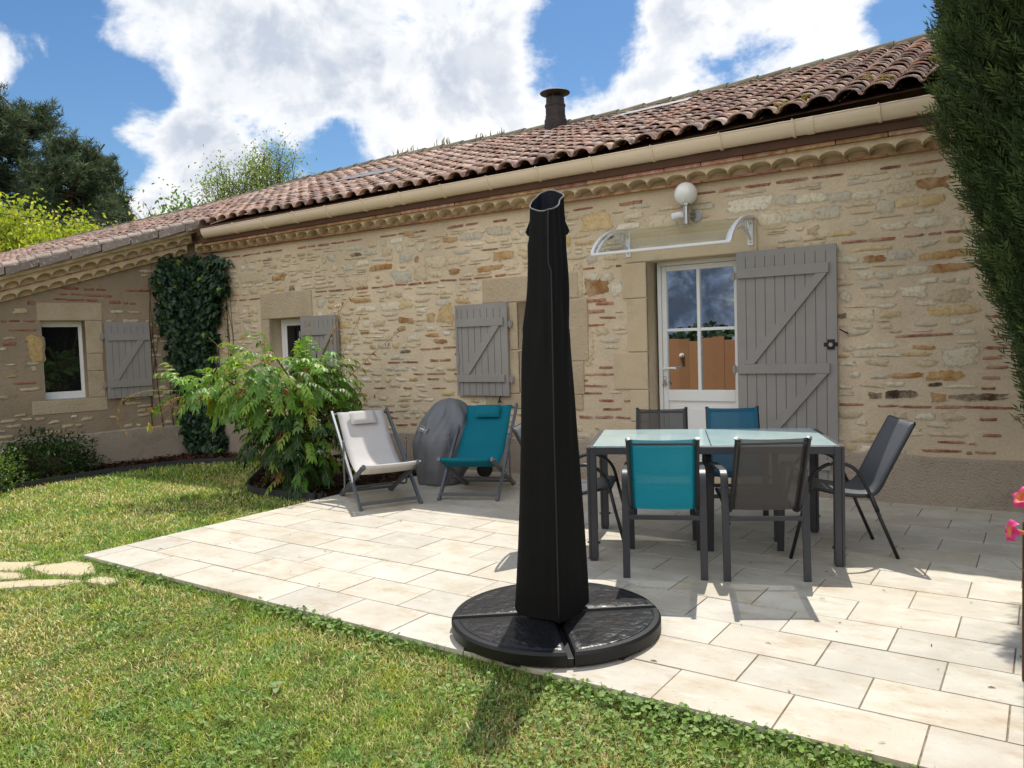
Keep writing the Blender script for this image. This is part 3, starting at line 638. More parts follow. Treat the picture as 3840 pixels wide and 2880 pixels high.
# boards under the tiles and the far slope
mb = MB()
xs = np.linspace(-30, XR + 0.05, 60); ysd = [YE + 0.03, 8.6, YR]
vs = []; fs = []
for i, x in enumerate(xs):
    for y in ysd: vs.append((x, y, float(hroof(x, np.array(y))) - 0.035))
    vs.append((x, 14.2, float(Z0(x)) - 0.1))
for i in range(len(xs) - 1):
    for j in range(3): fs.append((i * 4 + j, (i + 1) * 4 + j, (i + 1) * 4 + j + 1, i * 4 + j + 1))
mb.add(vs, fs)
vs = []; fs = []
yl = np.linspace(2.6, YE + 0.03, 12)
for y in yl:
    xv = XV(y); vs += [(xv, y, float(hroof(xv, np.array(y))) - 0.035), (-24, y, float(hroof(-24, np.array(y))) - 0.035)]
for i in range(len(yl) - 1): fs.append((2 * i, 2 * i + 2, 2 * i + 3, 2 * i + 1))
mb.add(vs, fs)
mb.build('roof_boards', M['darkwood'], roof)
for nm_, cc_, fa_ in (('plinth', (96, 84, 72), .7), ('dressed', (150, 130, 104), .5), ('dressed2', (140, 122, 98), .6), ('mortar', (150, 132, 106), .5)):
    nt = M[nm_].node_tree; N = nt.nodes; L = nt.links; B = N['Principled BSDF']; tc = N.new('ShaderNodeTexCoord')
    src = spot(75, 0.58, 0.68, cc_, fa_, B.inputs['Base Color'].links[0].from_socket)  # dark speckles paint the shading of small pits that bump barely shows
    src = spot(2.3, 0.50, 0.72, cc_, .35, src); L.new(src, B.inputs['Base Color'])
# ridge tiles
M['ridge'] = mat('ridge_tile', (150, 144, 124), 0.9, 0.3, 9, 0.6, 50, spec=0.15, c2=(108, 104, 88), attr=True, bdist=0.01)
mb = MB(); x = XR + 0.1
while x > -29:
    x2 = x - 0.40
    z = float(Z1(x)) + 0.015; z2 = float(Z1(x2)) + 0.015; n = 9
    vs = []
    for xx, zz, rr in ((x + 0.03, z, 0.118), (x2, z2, 0.098)):
        for k in range(n + 1):
            a = math.pi * k / n - 0.0
            vs.append((xx, YR - rr * 1.15 * math.cos(a), zz + rr * 0.95 * math.sin(a) - 0.01))
    fs = [(k, k + 1, n + 2 + k, n + 1 + k) for k in range(n)] + [tuple(range(n + 1))]
    f = RS.uniform(0.75, 1.1); mb.add(vs, fs, (f, f * 0.99, f * 0.95)); x = x2
mb.build('ridge', M['ridge'], roof, cols=True)
# verge tiles along the wing gable: a rounded cap and a hanging flange each
M['verge'] = mat('lichened_verge_tile', (182, 170, 158), 0.9, 0.25, 7, 0.6, 60, spec=0.15, c2=(148, 134, 124), attr=True, bdist=0.008)
nt = M['verge'].node_tree; N = nt.nodes; L = nt.links; B = N['Principled BSDF']; tc = N.new('ShaderNodeTexCoord')
src = spot(22, 0.55, 0.64, (200, 196, 186), 0.85, B.inputs['Base Color'].links[0].from_socket); src = spot(30, 0.58, 0.68, (66, 60, 58), 0.8, src); L.new(src, B.inputs['Base Color'])
mb = MB(); a = 0.06; k_ = 0
while a > -4.4:
    a2 = a - 0.36
    zt = lambda q: 3.178 + 0.3125 * q
    f = RS.uniform(0.8, 1.15); c = (f, f * 0.97, f * 0.95)
    # flange, each one lapping over the one below
    o = 0.365
    a2 += .012; p = [FW(a2, o + 0.016, zt(a2) - 0.018), FW(a, o - 0.004, zt(a)), FW(a, o - 0.024, zt(a)), FW(a2, o - 0.006, zt(a2) - 0.018)]
    q = [FW(a2, o + 0.010, zt(a2) + 0.072), FW(a, o - 0.010, zt(a) + 0.088), FW(a, o - 0.030, zt(a) + 0.088), FW(a2, o - 0.012, zt(a2) + 0.072)]
    mb.hexa(p + q, c)
    for half in (0, 1):
        b1 = a - 0.18 * half; b2 = b1 - 0.19; n = 8; vs = []
        for bb, rr, up in ((b1, 0.088, 0.0), (b2, 0.100, 0.012)):
            for k in range(n + 1):
                an = math.pi * k / n
                vs.append(FW(bb, 0.255 + rr * math.cos(an), zt(bb) + 0.072 + up + rr * 0.62 * math.sin(an)))
        fs = [(k + 1, k, n + 1 + k, n + 2 + k) for k in range(n)] + [tuple(range(2 * n + 1, n, -1))]
        f = RS.uniform(0.85, 1.15); mb.add(vs, fs, (f * 1.02, f * 0.97, f * 0.95))
    a = a2 - .012; k_ += 1
mb.build('verge', M['verge'], roof, cols=True)
# stove pipe
M['flue'] = mat('sooty_flue', (46, 42, 41), 0.6, 0.25, 9, 0.2, 60, spec=0.35, c2=(66, 54, 48))
fx_, fy_ = -5.70, 10.12
mb = MB()
mb.lathe([(0.165, -0.25), (0.165, 0.04), (0.15, 0.07), (0.15, 0.10), (0.143, 0.11), (0.143, 0.235), (0.152, 0.24), (0.152, 0.262), (0.136, 0.27), (0.132, 0.36)], (fx_, fy_, 4.60), 28)
ch = mb.build('chimney', M['flue'], roof, smooth=False)
mb = MB(); mb.lathe([(0.02, 0.40), (0.12, 0.405), (0.215, 0.425), (0.222, 0.435), (0.20, 0.447), (0.10, 0.462), (0.01, 0.468)], (fx_, fy_, 4.60), 28)
for an in (0.3, 1.9, 3.4, 5.0): mb.bar((fx_ + .12 * math.cos(an), fy_ + .12 * math.sin(an), 4.94), (fx_ + .12 * math.cos(an), fy_ + .12 * math.sin(an), 5.02), 0.02, 0.008)
mb.build('chimney_cowl', M['flue'], roof, smooth=False)
# two roof windows
M['zinc'] = mat('grey_zinc', (112, 114, 114), 0.6, 0.1, 5, 0.05, 40, metal=0.2)
for (xa, xb, ya, yb) in ((-8.40, -7.25, 8.30, 8.62), (-4.55, -3.55, 9.74, 9.94)):
    mb = MB(); e = 0.088
    P = lambda x, y, h: (x, y, float(hroof(x, np.array(y))) + h)
    def slab(x0, x1, y0, y1, h0, h1): mb.hexa([P(x0, y0, h0), P(x1, y0, h0), P(x1, y1, h0), P(x0, y1, h0), P(x0, y0, h1), P(x1, y0, h1), P(x1, y1, h1), P(x0, y1, h1)])
    slab(xa, xb, ya, ya + .09, .02, e); slab(xa, xb, yb - .09, yb, .02, e); slab(xa, xa + .09, ya + .09, yb - .09, .02, e); slab(xb - .09, xb, ya + .09, yb - .09, .02, e)
    mb.hexa([P(xa - .05, ya - .10, .082), P(xb + .05, ya - .10, .082), P(xb, ya, .082), P(xa, ya, .082), P(xa - .05, ya - .10, .088), P(xb + .05, ya - .10, .088), P(xb, ya, .094), P(xa, ya, .094)])
    fr = mb.build('skylight', M['zinc'], roof, bevel=0.004)
    mb = MB(); mb.hexa([P(xa + .09, ya + .09, .05), P(xb - .09, ya + .09, .05), P(xb - .09, yb - .09, .05), P(xa + .09, yb - .09, .05), P(xa + .09, ya + .09, .085), P(xb - .09, ya + .09, .085), P(xb - .09, yb - .09, .085), P(xa + .09, yb - .09, .085)])
    mb.build('skylight_pane', M['glassdark'], roof)
# eaves boards
mb = MB(); mb.box(-9.55, XR, 6.752, 6.792, 3.02, 3.135); mb.build('fascia', M['darkwood'], house, bevel=0.003)
mb = MB(); n = 24; xs = np.linspace(-9.5, XR, n)
for i in range(n - 1):
    mb.hexa([(xs[i], 6.772, 2.960 + 0.0045 * xs[i]), (xs[i + 1], 6.772, 2.960 + 0.0045 * xs[i + 1]), (xs[i + 1], 6.96, 2.960 + 0.0045 * xs[i + 1]), (xs[i], 6.96, 2.960 + 0.0045 * xs[i]),
             (xs[i], 6.772, 3.03), (xs[i + 1], 6.772, 3.03), (xs[i + 1], 6.96, 3.03), (xs[i], 6.96, 3.03)])
mb.build('wall_plate', M['darkwood'], house)
# gutter: half round with beaded lip, brackets, end stop
def gut_z(x): return 3.085 + (x + 8.688) * 0.0074
def gutprof(r=0.084, n=16):
    o = [(math.cos(math.pi + math.pi * k / n) * r, math.sin(math.pi + math.pi * k / n) * r * 1.33) for k in range(n + 1)]
    i = [(math.cos(math.pi + math.pi * k / n) * (r - .004), math.sin(math.pi + math.pi * k / n) * (r - .003) * 1.33) for k in range(n, -1, -1)]
    return o + i
GY = 6.762
mb = MB(); P = gutprof(); g0, g1 = -9.36, XR + 0.05
vs = [(g0, GY + a, gut_z(g0) + b) for a, b in P] + [(g1, GY + a, gut_z(g1) + b) for a, b in P]; k = len(P)
mb.add(vs, [(j, (j + 1) % k, k + (j + 1) % k, k + j) for j in range(k)])
mb.tube([(g0, GY - .083, gut_z(g0) + .003), (g1, GY - .083, gut_z(g1) + .003)], 0.0065, 8)
mb.lathe([(0.004, -.004), (0.0855, -.004), (0.0855, 0.006), (0.004, 0.006)], (g0, GY, gut_z(g0)), 20, axis=(1, 0, 0))
# keep only the lower half of the end stop
for i in range(len(mb.v) - 80, len(mb.v)):
    x, y, z = mb.v[i]
    mb.v[i] = (x, y, gut_z(g0) + min(0, (z - gut_z(g0)) * 1.33))
gut = mb.build('gutter', M['cream'], house, smooth=False)
bx = [-8.675, -8.10, -7.52, -6.95, -6.36, -5.785, -5.20, -4.60, -4.0, -3.40, -2.787, -2.16, -1.55, -0.908, -0.3]
for i, x in enumerate(bx):
    mb = MB(); z = gut_z(x); n = 14
    pts = [(x, GY + math.cos(math.pi + math.pi * k / n) * 0.0885, z + math.sin(math.pi + math.pi * k / n) * 0.0885 * 1.32 + .002) for k in range(n + 1)]
    mb.ring_path(pts, [(-.013, -.0055), (.013, -.0055), (.013, .0055), (-.013, .0055)], side=(1, 0, 0))
    mb.bar((x, GY - .090, z - .004), (x, GY - .090, z + .014), 0.032, 0.010)
    mb.build('gutter_bracket', M['cream'], gut, bevel=0.0015)
for x in (-5.98, -1.42):
    mb = MB(); z = gut_z(x); n = 14
    mb.ring_path([(x, GY + math.cos(math.pi + math.pi * k / n) * 0.0875, z + math.sin(math.pi + math.pi * k / n) * 0.0875 * 1.32) for k in range(n + 1)], [(-.03, -.003), (.03, -.003), (.03, .003), (-.03, .003)], side=(1, 0, 0))
    mb.build('gutter_joint', M['cream'], gut)
# downpipe in the corner
mb = MB(); mb.tube([(-9.66, 6.875, 0.0), (-9.66, 6.875, 0.52), (-9.66, 6.915, 1.1), (-9.68, 6.925, 2.5)], 0.046, 14); mb.lathe([(0.053, 0.50), (0.053, 0.56)], (-9.66, 6.875, 0), 14)
mb.build('downpipe', M['plastic'], house, smooth=True)

# ---- shutters
def shutter(F, a0, a1, z0, z1, battens, diags, planks, hinge_left, ins_l, ins_r, hz, label=None, o=0.035):
    w = (a1 - a0) / planks; mb = MB()
    for i in range(planks):
        l = a0 + i * w + (0.003 if i else 0); r = a0 + (i + 1) * w - (0.003 if i < planks - 1 else 0)
        mb.fbox(F, l, r, o, o + 0.024, z0, z1)
    mb.fbox(F, a0 + .004, a1 - .004, o + .004, o + 0.015, z0 + .004, z1 - .004); mb.fbox(F, a0 + .001, a1 - .001, o + .002, o + 0.0234, z1 - .055, z1 - .001)
    s = mb.build('shutter', M['shutter'], house, bevel=0.0022)
    if label: s['label'] = label
    for b0, b1 in battens:
        mb = MB(); mb.fbox(F, a0 + ins_l, a1 - ins_r, o + 0.0245, o + 0.048, b0, b1); mb.build('batten', M['shutter'], s, bevel=0.003)
    for (pa, pz), (qa, qz), wd in diags:
        mb = MB(); d = un(np.array((qa - pa, qz - pz))); nrm = np.array((-d[1], d[0])) * wd / 2
        cs = [(pa + nrm[0], pz), (pa - nrm[0] * 1.0, pz), (qa - nrm[0], qz), (qa + nrm[0], qz)]
        hw = wd / 2 / max(0.3, abs(d[1]))
        cs = [(pa - hw, pz), (pa + hw, pz), (qa + hw, qz), (qa - hw, qz)]
        mb.hexa([F(x, o + .0245, z) for x, z in cs] + [F(x, o + .0465, z) for x, z in cs]); mb.build('brace', M['shutter'], s, bevel=0.003)
    ha = a0 if hinge_left else a1
    for z in hz:
        mb = MB(); sg = -1 if hinge_left else 1
        mb.fbox(F, min(ha, ha + sg * 0.05), max(ha, ha + sg * 0.05), o - 0.03, o + 0.012, z - 0.028, z + 0.028)
        mb.tube([F(ha + sg * .028, o + .012, z - .045), F(ha + sg * .028, o + .012, z + .045)], 0.010, 8)
        mb.build('hinge', M['shutter'], s, bevel=0.002)
    return s
s1 = shutter(FM, -2.105, -1.268, 0.10, 2.142, [(1.906, 1.992), (1.063, 1.147), (0.24, 0.325)],
             [((-2.0, 1.148), (-1.385, 1.905), 0.072), ((-2.0, 0.326), (-1.385, 1.062), 0.072)], 10, True, 0.012, 0.058, (1.935, 1.10), 'full height taupe plank shutter folded open beside the glazed door')
mb = MB(); mb.fbox(FM, -1.345, -1.287, .0595, .070, 1.262, 1.348); mb.fbox(FM, -1.375, -1.262, .0595, .064, 1.288, 1.322); lk = mb.build('lock', M['iron'], s1, bevel=.003)
mb = MB(); mb.lathe([(0.002, 0.012), (.017, 0.012), (.017, -.004), (.002, -.004)], FM(-1.316, .074, 1.304), 18, axis=(0, -1, 0)); mb.build('lock_cylinder', M['steel'], s1)
s2 = shutter(FM, -5.252, -4.562, 0.836, 1.837, [(1.594, 1.682), (0.986, 1.068)], [((-5.12, 1.069), (-4.70, 1.593), 0.078)], 8, False, 0.035, 0.04, (1.606, 1.015), 'taupe plank shutter on the house wall above the barbecue')
mb = MB(); mb.tube([FM(-5.222, .066, 1.80), FM(-5.222, .066, .88)], 0.006, 6); mb.fbox(FM, -5.235, -5.208, .0595, .072, 1.19, 1.31); mb.build('bolt', M['shutter'], s2)
s3 = shutter(FM, -7.745, -7.08, 0.836, 1.824, [(1.58, 1.668), (0.98, 1.06)], [((-7.60, 1.061), (-7.22, 1.579), 0.078)], 8, True, 0.03, 0.03, (1.6, 1.02), 'taupe plank shutter partly hidden behind the leafy shrub')
mb = MB(); mb.fbox(FM, -7.125, -7.09, .0595, .085, .84, 1.82); mb.build('edge_strip', M['shutter'], s3, bevel=.002)
s4 = shutter(FW, -1.302, -0.732, 0.83, 1.848, [(1.600, 1.700), (0.975, 1.075)], [((-1.21, 1.076), (-0.86, 1.599), 0.07)], 7, True, 0.025, 0.01, (1.66, 1.02), 'taupe plank shutter on the shaded side wing')
def stopper(F, a, z, tilt):
    mb = MB(); c = F(a, 0.03, z)
    mb.bar(F(a, 0.0, z), F(a, 0.05, z), 0.014, 0.014); q = F(a + 0.06 * math.cos(tilt), 0.055, z + 0.06 * math.sin(tilt)); q2 = F(a - 0.02 * math.cos(tilt), 0.055, z - 0.02 * math.sin(tilt))
    mb.bar(q2, q, 0.016, 0.010); mb.build('shutter_stop', M['iron'], house, bevel=.002)
stopper(FM, -1.20, 1.40, 2.6); stopper(FM, -4.70, 0.775, 1.2); stopper(FW, -1.12, 0.80, -1.6)

# ---- door
O = -0.20   # the joinery stands back in the reveal
door = empty('door', FM(-2.55, O, 0.07)); set_parent(door, house)
mb = MB()
mb.fbox(FM, -2.957, -2.918, O - .04, O + .012, .07, 2.135); mb.fbox(FM, -2.16, -2.10, O - .04, O + .012, .07, 2.135); mb.fbox(FM, -2.918, -2.16, O - .04, O + .012, 2.098, 2.135)
mb.build('door_frame', M['white'], door, bevel=.004)
mb = MB()
mb.fbox(FM, -2.914, -2.868, O - .05, O + .004, .085, 2.094); mb.fbox(FM, -2.206, -2.163, O - .05, O + .004, .085, 2.094)
mb.fbox(FM, -2.868, -2.206, O - .05, O + .004, 2.046, 2.094); mb.fbox(FM, -2.868, -2.206, O - .05, O + .004, 0.79, 0.897); mb.fbox(FM, -2.868, -2.206, O - .05, O + .004, .085, .19)
mb.build('door_leaf', M['white'], door, bevel=.004)
mb = MB(); mb.fbox(FM, -2.868, -2.206, O - .045, O - .018, .19, .79); mb.fbox(FM, -2.80, -2.275, O - .018, O - .008, .26, .72); mb.fbox(FM, -2.83, -2.245, O - .018, O - .013, .23, .75); mb.build('door_panel', M['white'], door, bevel=.004)
mb = MB(); mb.fbox(FM, -2.868, -2.206, O - .034, O - .024, .897, 2.046); mb.build('pane', M['glass'], door)
mb = MB(); mb.fbox(FM, -2.564, -2.534, O - .022, O + .002, .897, 2.046); mb.fbox(FM, -2.868, -2.5645, O - .022, O + .000, 1.463, 1.491); mb.fbox(FM, -2.5335, -2.206, O - .022, O + .000, 1.463, 1.491); mb.build('glazing_bar', M['white'], door, bevel=.003)
mb = MB(); mb.fbox(FM, -2.905, -2.878, O + .0045, O + .013, .985, 1.21); mb.tube(spl([FM(-2.891, O + .01, 1.105), FM(-2.891, O + .055, 1.105), FM(-2.87, O + .06, 1.107), FM(-2.80, O + .058, 1.112), FM(-2.765, O + .05, 1.106)], 4), 0.0095, 8); mb.build('handle', M['white'], door, bevel=.003)
mb = MB(); mb.tube([FM(-2.891, O + .012, 1.03), FM(-2.891, O + .03, 1.03)], .004, 6)
mb.tube([tuple(np.array(FM(-2.891, O + .03, 1.012)) + .018 * np.array((math.cos(a), 0, math.sin(a)))) for a in np.linspace(0, 6.28, 13)], .002, 5)
for i, t in enumerate((-.35, 0.1, .45)):
    p = np.array(FM(-2.891, O + .03 + .004 * i, .995)); q = p + np.array((math.sin(t) * .06, 0, -math.cos(t) * .06)); mb.bar(p, q, .014, .003, up=(0, 1, 0))
mb.build('keys', M['steel'], door)

# ---- windows
def window(F, a0, a1, z0, z1, o, wfr=0.055, mull=None, inside=0.0):
    w = empty('window', F((a0 + a1) / 2, o, z0)); set_parent(w, house)
    mb = MB()
    mb.fbox(F, a0, a0 + wfr, o - .04, o + .012, z0, z1); mb.fbox(F, a1 - wfr, a1, o - .04, o + .012, z0, z1)
    mb.fbox(F, a0 + wfr, a1 - wfr, o - .04, o + .012, z1 - wfr, z1); mb.fbox(F, a0 + wfr, a1 - wfr, o - .04, o + .012, z0, z0 + wfr * 0.9)
    i = wfr
    mb.fbox(F, a0 + i, a0 + i + .035, o - .03, o - .002, z0 + i * .9, z1 - i); mb.fbox(F, a1 - i - .035, a1 - i, o - .03, o - .002, z0 + i * .9, z1 - i)
    mb.fbox(F, a0 + i + .035, a1 - i - .035, o - .03, o - .002, z1 - i - .035, z1 - i); mb.fbox(F, a0 + i + .035, a1 - i - .035, o - .03, o - .002, z0 + i * .9, z0 + i * .9 + .04)
    mb.build('frame', M['white'], w, bevel=.003)
    mb = MB(); mb.fbox(F, a0 + i + .03, a1 - i - .03, o - .022, o - .012, z0 + i, z1 - i - .03); mb.build('pane', M['glassdark'], w)
    mb = MB(); mb.fbox(F, a0, a1, o - .0, o + .05, z0 - .02, z0 - .002); mb.build('sill', M['white'], w, bevel=.003)
    return w
window(FW, -2.075, -1.470, 0.865, 1.885, -0.16)
window(FM, -8.39, -7.73, 0.87, 1.82, -0.19)
window(FM, -4.45, -3.85, 0.87, 1.832, -0.19)
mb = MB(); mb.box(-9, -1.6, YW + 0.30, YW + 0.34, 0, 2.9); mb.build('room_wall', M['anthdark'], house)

# ---- lamp over the door
lx, ly = -2.535, 6.865
lamp = empty('wall_lamp', (lx, YW, 2.50)); tag(lamp, 'white globe wall lamp on steel bracket above the door canopy', 'lamp')
mb = MB(); mb.lathe([(.062, .0), (.062, .014), (.056, .018), (.003, .018)], (lx + .055, YW, 2.515), 24, axis=(0, -1, 0)); mb.tube([(lx + .055, YW - .015, 2.535), (lx, ly, 2.535)], .008, 8); mb.tube([(lx + .055, YW - .015, 2.505), (lx, ly, 2.505)], .008, 8)
mb.lathe([(.028, 2.43), (.030, 2.435), (.030, 2.595), (.05, 2.598), (.05, 2.618), (.03, 2.62)], (lx, ly, 0), 20); mb.build('bracket', M['steel'], lamp, smooth=False)
n = 20; prof = [(0.1045 * math.sin(math.pi * k / n), -0.1045 * math.cos(math.pi * k / n)) for k in range(n + 1)]; prof[0] = (.001, prof[0][1]); prof[-1] = (.001, prof[-1][1])
mb = MB(); mb.lathe(prof, (lx, ly, 2.703), 32); mb.build('globe', M['globe'], lamp, smooth=True)
mb = MB(); mb.lathe([(.004, -.07), (.030, -.066), (.036, -.045), (.036, .02), (.030, .034), (.004, .036)], (lx - .10, ly - .01, 2.51), 16, axis=un((-1, -.5, -.25))); mb.tube([(lx - .02, ly, 2.505), (lx - .07, ly, 2.505)], .014, 8); mb.build('motion_sensor', M['plastic'], lamp, smooth=False)

# ---- clear canopy over the door
can = empty('door_canopy', (-2.59, YW, 2.2)); tag(can, 'clear curved canopy with white brackets over the glazed door', 'canopy')
def curve(t): # t 0 at the wall, 1 at the front lip
    an = R(90) * (1 - t) + R(12) * t
    return 0.68 * math.sin(R(90) * t) ** 1.0 if False else 0.685 * (1 - (1 - t) ** 1.25), 2.435 - 0.265 * t ** 2.1
cx0, cx1 = -3.205, -1.955
mb = MB(); n = 18; vs = []; fs = []
for k in range(n + 1):
    o, z = curve(k / n)
    for x in (cx0, cx1):
        vs += [FM(x, 0.012 + o, z), FM(x, 0.012 + o, z + .003)]
for k in range(n):
    b = 4 * k; fs += [(b + 1, b + 3, b + 7, b + 5), (b + 4, b + 6, b + 2, b), (b, b + 1, b + 5, b + 4), (b + 6, b + 7, b + 3, b + 2)]
fs += [(0, 2, 3, 1), (4 * n + 1, 4 * n + 3, 4 * n + 2, 4 * n)]
mb.add(vs, fs); mb.build('sheet', M['clear'], can, smooth=False)
mb = MB(); o, z = curve(1.0); mb.fbox(FM, cx0 - .006, cx1 + .006, o, o + .024, z - .014, z + .010); mb.build('front_rail', M['plastic'], can, bevel=.004)
for x in (cx0 + .002, cx1 - .002):
    mb = MB(); pts = [FM(x, .012 + curve(k / 16)[0], curve(k / 16)[1] + .003) for k in range(17)]
    mb.ring_path(pts, [(-.014, -.010), (.014, -.010), (.014, .008), (-.014, .008)], side=(1, 0, 0)); mb.build('side_rail', M['plastic'], can)
for x in (-3.157, -1.985):
    br = MB()
    br.fbox(FM, x - .024, x + .024, .0185, .030, 2.195, 2.428)
    br.ring_path([FM(x, .012 + curve(k / 14)[0], curve(k / 14)[1] - .012) for k in range(15)], [(-.011, -.007), (.011, -.007), (.011, .007), (-.011, .007)], side=(1, 0, 0))
    low = spl([FM(x, .012, 2.235), FM(x, .12, 2.30), FM(x, .28, 2.325), FM(x, .44, 2.30)], 5)
    br.ring_path(low, [(-.011, -.006), (.011, -.006), (.011, .006), (-.011, .006)], side=(1, 0, 0))
    for (o, zc, rr) in ((.10, 2.365, .042), (.19, 2.37, .034), (.27, 2.365, .026)):
        br.tube([FM(x, o + rr * math.cos(t), zc + rr * math.sin(t)) for t in np.linspace(0, 6.283, 15)], .006, 6)
    br.build('bracket', M['plastic'], can)
    for z in (2.225, 2.385): mb = MB(); mb.lathe([(.009, 0), (.009, .007), (.002, .009)], FM(x, .030, z), 10, axis=(0, -1, 0)); mb.build('bolt', M['steel'], can)
# ------------------------------------------------------------------ ground
PS = R(-1.4417); PU = np.array((math.cos(PS), math.sin(PS))); PW = np.array((-math.sin(PS), math.cos(PS)))
def pav(u, w): return u * PU[0] + w * PW[0], u * PU[1] + w * PW[1]
U0, U1, W0_, W1_ = -5.615, 2.6, 2.722, 7.05
LZ = -0.05   # lawn level below the paving
PATIO = [pav(U0, W0_), pav(U1, W0_), pav(U1, W1_), pav(U0, W1_)]
EDGE = [(-9.6, 1.2), (-9.45, 2.4), (-9.30, 3.3), (-9.23, 3.93), (-9.25, 4.2), (-9.30, 4.77), (-9.22, 5.44), (-8.95, 6.12), (-8.52, 6.40), (-8.20, 6.58), (-7.70, 6.20), (-7.15, 5.62), (-6.85, 5.30), (-6.62, 5.14), (-6.40, 5.07), (-6.15, 5.06), (-5.85, 5.08), (-5.62, 5.11), (-5.49, 5.13)]
BED = EDGE + [(-5.43, 7.0), (-9.9, 7.0), (-10.6, 3.5), (-11.2, 1.2)]
M['paver'] = mat('travertine_paver', (195, 187, 170), 0.62, 0.10, 3.2, 0.25, 35, spec=0.35, attr=True, bdist=0.003, c2=(204, 198, 184))
nt = M['paver'].node_tree; N = nt.nodes; L = nt.links; B = N['Principled BSDF']; tc = N.new('ShaderNodeTexCoord')
src = B.inputs['Base Color'].links[0].from_socket
def streak(scale, lo, hi, colr, fac, src, sx=1.0, sy=2.0):
    mp = N.new('ShaderNodeMapping'); mp.inputs['Scale'].default_value = (sx, sy, 1); mp.inputs['Rotation'].default_value = (0, 0, PS); L.new(tc.outputs['Object'], mp.inputs['Vector'])
    n = N.new('ShaderNodeTexNoise'); n.inputs['Scale'].default_value = scale; n.inputs['Detail'].default_value = 7; n.inputs['Roughness'].default_value = 0.7; L.new(mp.outputs[0], n.inputs['Vector'])
    r = N.new('ShaderNodeMapRange'); r.interpolation_type = 'SMOOTHSTEP'; r.inputs[1].default_value = lo; r.inputs[2].default_value = hi; r.inputs[4].default_value = fac; L.new(n.outputs['Fac'], r.inputs[0])
    mx = N.new('ShaderNodeMix'); mx.data_type = 'RGBA'; L.new(r.outputs[0], mx.inputs['Factor']); L.new(src, mx.inputs[6]); mx.inputs[7].default_value = (*lin(colr), 1)
    return mx.outputs[2]
src = streak(3.4, 0.48, 0.72, (170, 150, 120), 0.7, src); src = streak(5.0, 0.52, 0.75, (214, 208, 195), 0.7, src)
src = streak(34, 0.615, 0.66, (120, 100, 76), 0.6, src, 1.0, 2.6); src = streak(70, 0.62, 0.68, (128, 112, 90), 0.45, src, 1.0, 1.6); src = streak(0.9, 0.58, 0.75, (186, 174, 156), 0.4, src, 1, 1)
L.new(src, B.inputs['Base Color'])
M['grout'] = mat('paver_joint', (134, 124, 106), 0.95, 0.3, 20, 0.4, 60, spec=0.1)
patio = empty('patio', (-2, 4.5, 0)); patio['kind'] = 'structure'
mb = MB(); q = [pav(U0 + .012, W0_ + .012), pav(U1, W0_ + .012), pav(U1, W1_), pav(U0 + .012, W1_)]
mb.hexa([(x, y, -0.09) for x, y in q] + [(x, y, -0.0042) for x, y in q]); pb = mb.build('patio_bed', M['grout'], patio); pb['kind'] = 'structure'
mb = MB(); row = 0; w = W0_; PL = 0.4655; PD = 0.3135
while w < W1_ - .05:
    w2 = min(w + PD, W1_); ph = -0.803 if row % 2 == 0 else -1.038
    k0 = math.floor((U0 - ph) / PL)
    u = ph + k0 * PL
    while u < U1:
        a = max(u, U0); b = min(u + PL, U1)
        if b - a > 0.04:
            g = 0.0031; dz = RS.normal(0, 0.0007)
            c0 = [pav(a + g, w + g * 1.15), pav(b - g, w + g * 1.15), pav(b - g, w2 - g * 1.15), pav(a + g, w2 - g * 1.15)]
            f = RS.uniform(0.88, 1.05); wm = RS.uniform(-0.03, 0.035); col = (min(1, f * (1 + wm * .5)), f, f * (1 - wm))
            mb.hexa([(x, y, -0.024) for x, y in c0] + [(x, y, dz) for x, y in c0], col)
        u += PL
    w = w2; row += 1
pv = mb.build('pavers', M['paver'], patio, cols=True, bevel=0.0018)
pv['kind'] = 'structure'
M['soil'] = mat('lawn_soil', (84, 84, 44), 0.95, 0.25, 3.0, 0.8, 40, spec=0.1, c2=(118, 108, 66), bdist=0.02)
mb = MB(); mb.add([(-300, -300, LZ), (300, -300, LZ), (300, 300, LZ), (-300, 300, LZ)], [(0, 1, 2, 3)])
tag(mb.build('lawn', M['soil']), kind='structure')
M['bark'] = mat('bark_soil', (44, 32, 26), 0.95, 0.4, 20, 0.8, 60, spec=0.1, bdist=0.02)
o = raw_mesh('mulch_bed', [(x, y, LZ + .012) for x, y in BED], [tuple(range(len(BED)))], M['bark']); tag(o, kind='structure')
# bark chips
n = 9000
bx_ = RS.uniform(-10.9, -5.4, n); by_ = RS.uniform(2.4, 6.98, n); k = inpoly(bx_, by_, [(x, y) for x, y in BED]); bx_ = bx_[k]; by_ = by_[k]; n = len(bx_)
an = RS.uniform(0, 6.28, n); l = RS.uniform(.014, .04, n); wd = RS.uniform(.008, .018, n); tz = RS.normal(0, .25, (n, 2))
d = np.stack([np.cos(an), np.sin(an), tz[:, 0]], 1); s = np.stack([-np.sin(an), np.cos(an), tz[:, 1]], 1)
P = np.stack([bx_, by_, LZ + .018 + RS.uniform(0, .028, n)], 1)
V = np.stack([P - d * l[:, None] - s * wd[:, None], P + d * l[:, None] - s * wd[:, None] * .7, P + d * l[:, None] * .9 + s * wd[:, None], P - d * l[:, None] + s * wd[:, None] * .8], 1).reshape(-1, 3)
pal = np.array([lin(c) for c in [(74, 44, 34), (92, 56, 42), (58, 38, 30), (108, 70, 52), (48, 34, 28)]]); C = pal[RS.randint(5, size=n)] * RS.uniform(.7, 1.3, (n, 1))
M['chip'] = leafmat('bark_chip', 0.85, 0.0, 0.15)
o = raw_mesh('bark_mulch', V, np.arange(4 * n).reshape(-1, 4), M['chip'], cols=np.repeat(C, 4, 0)); tag(o, kind='stuff')
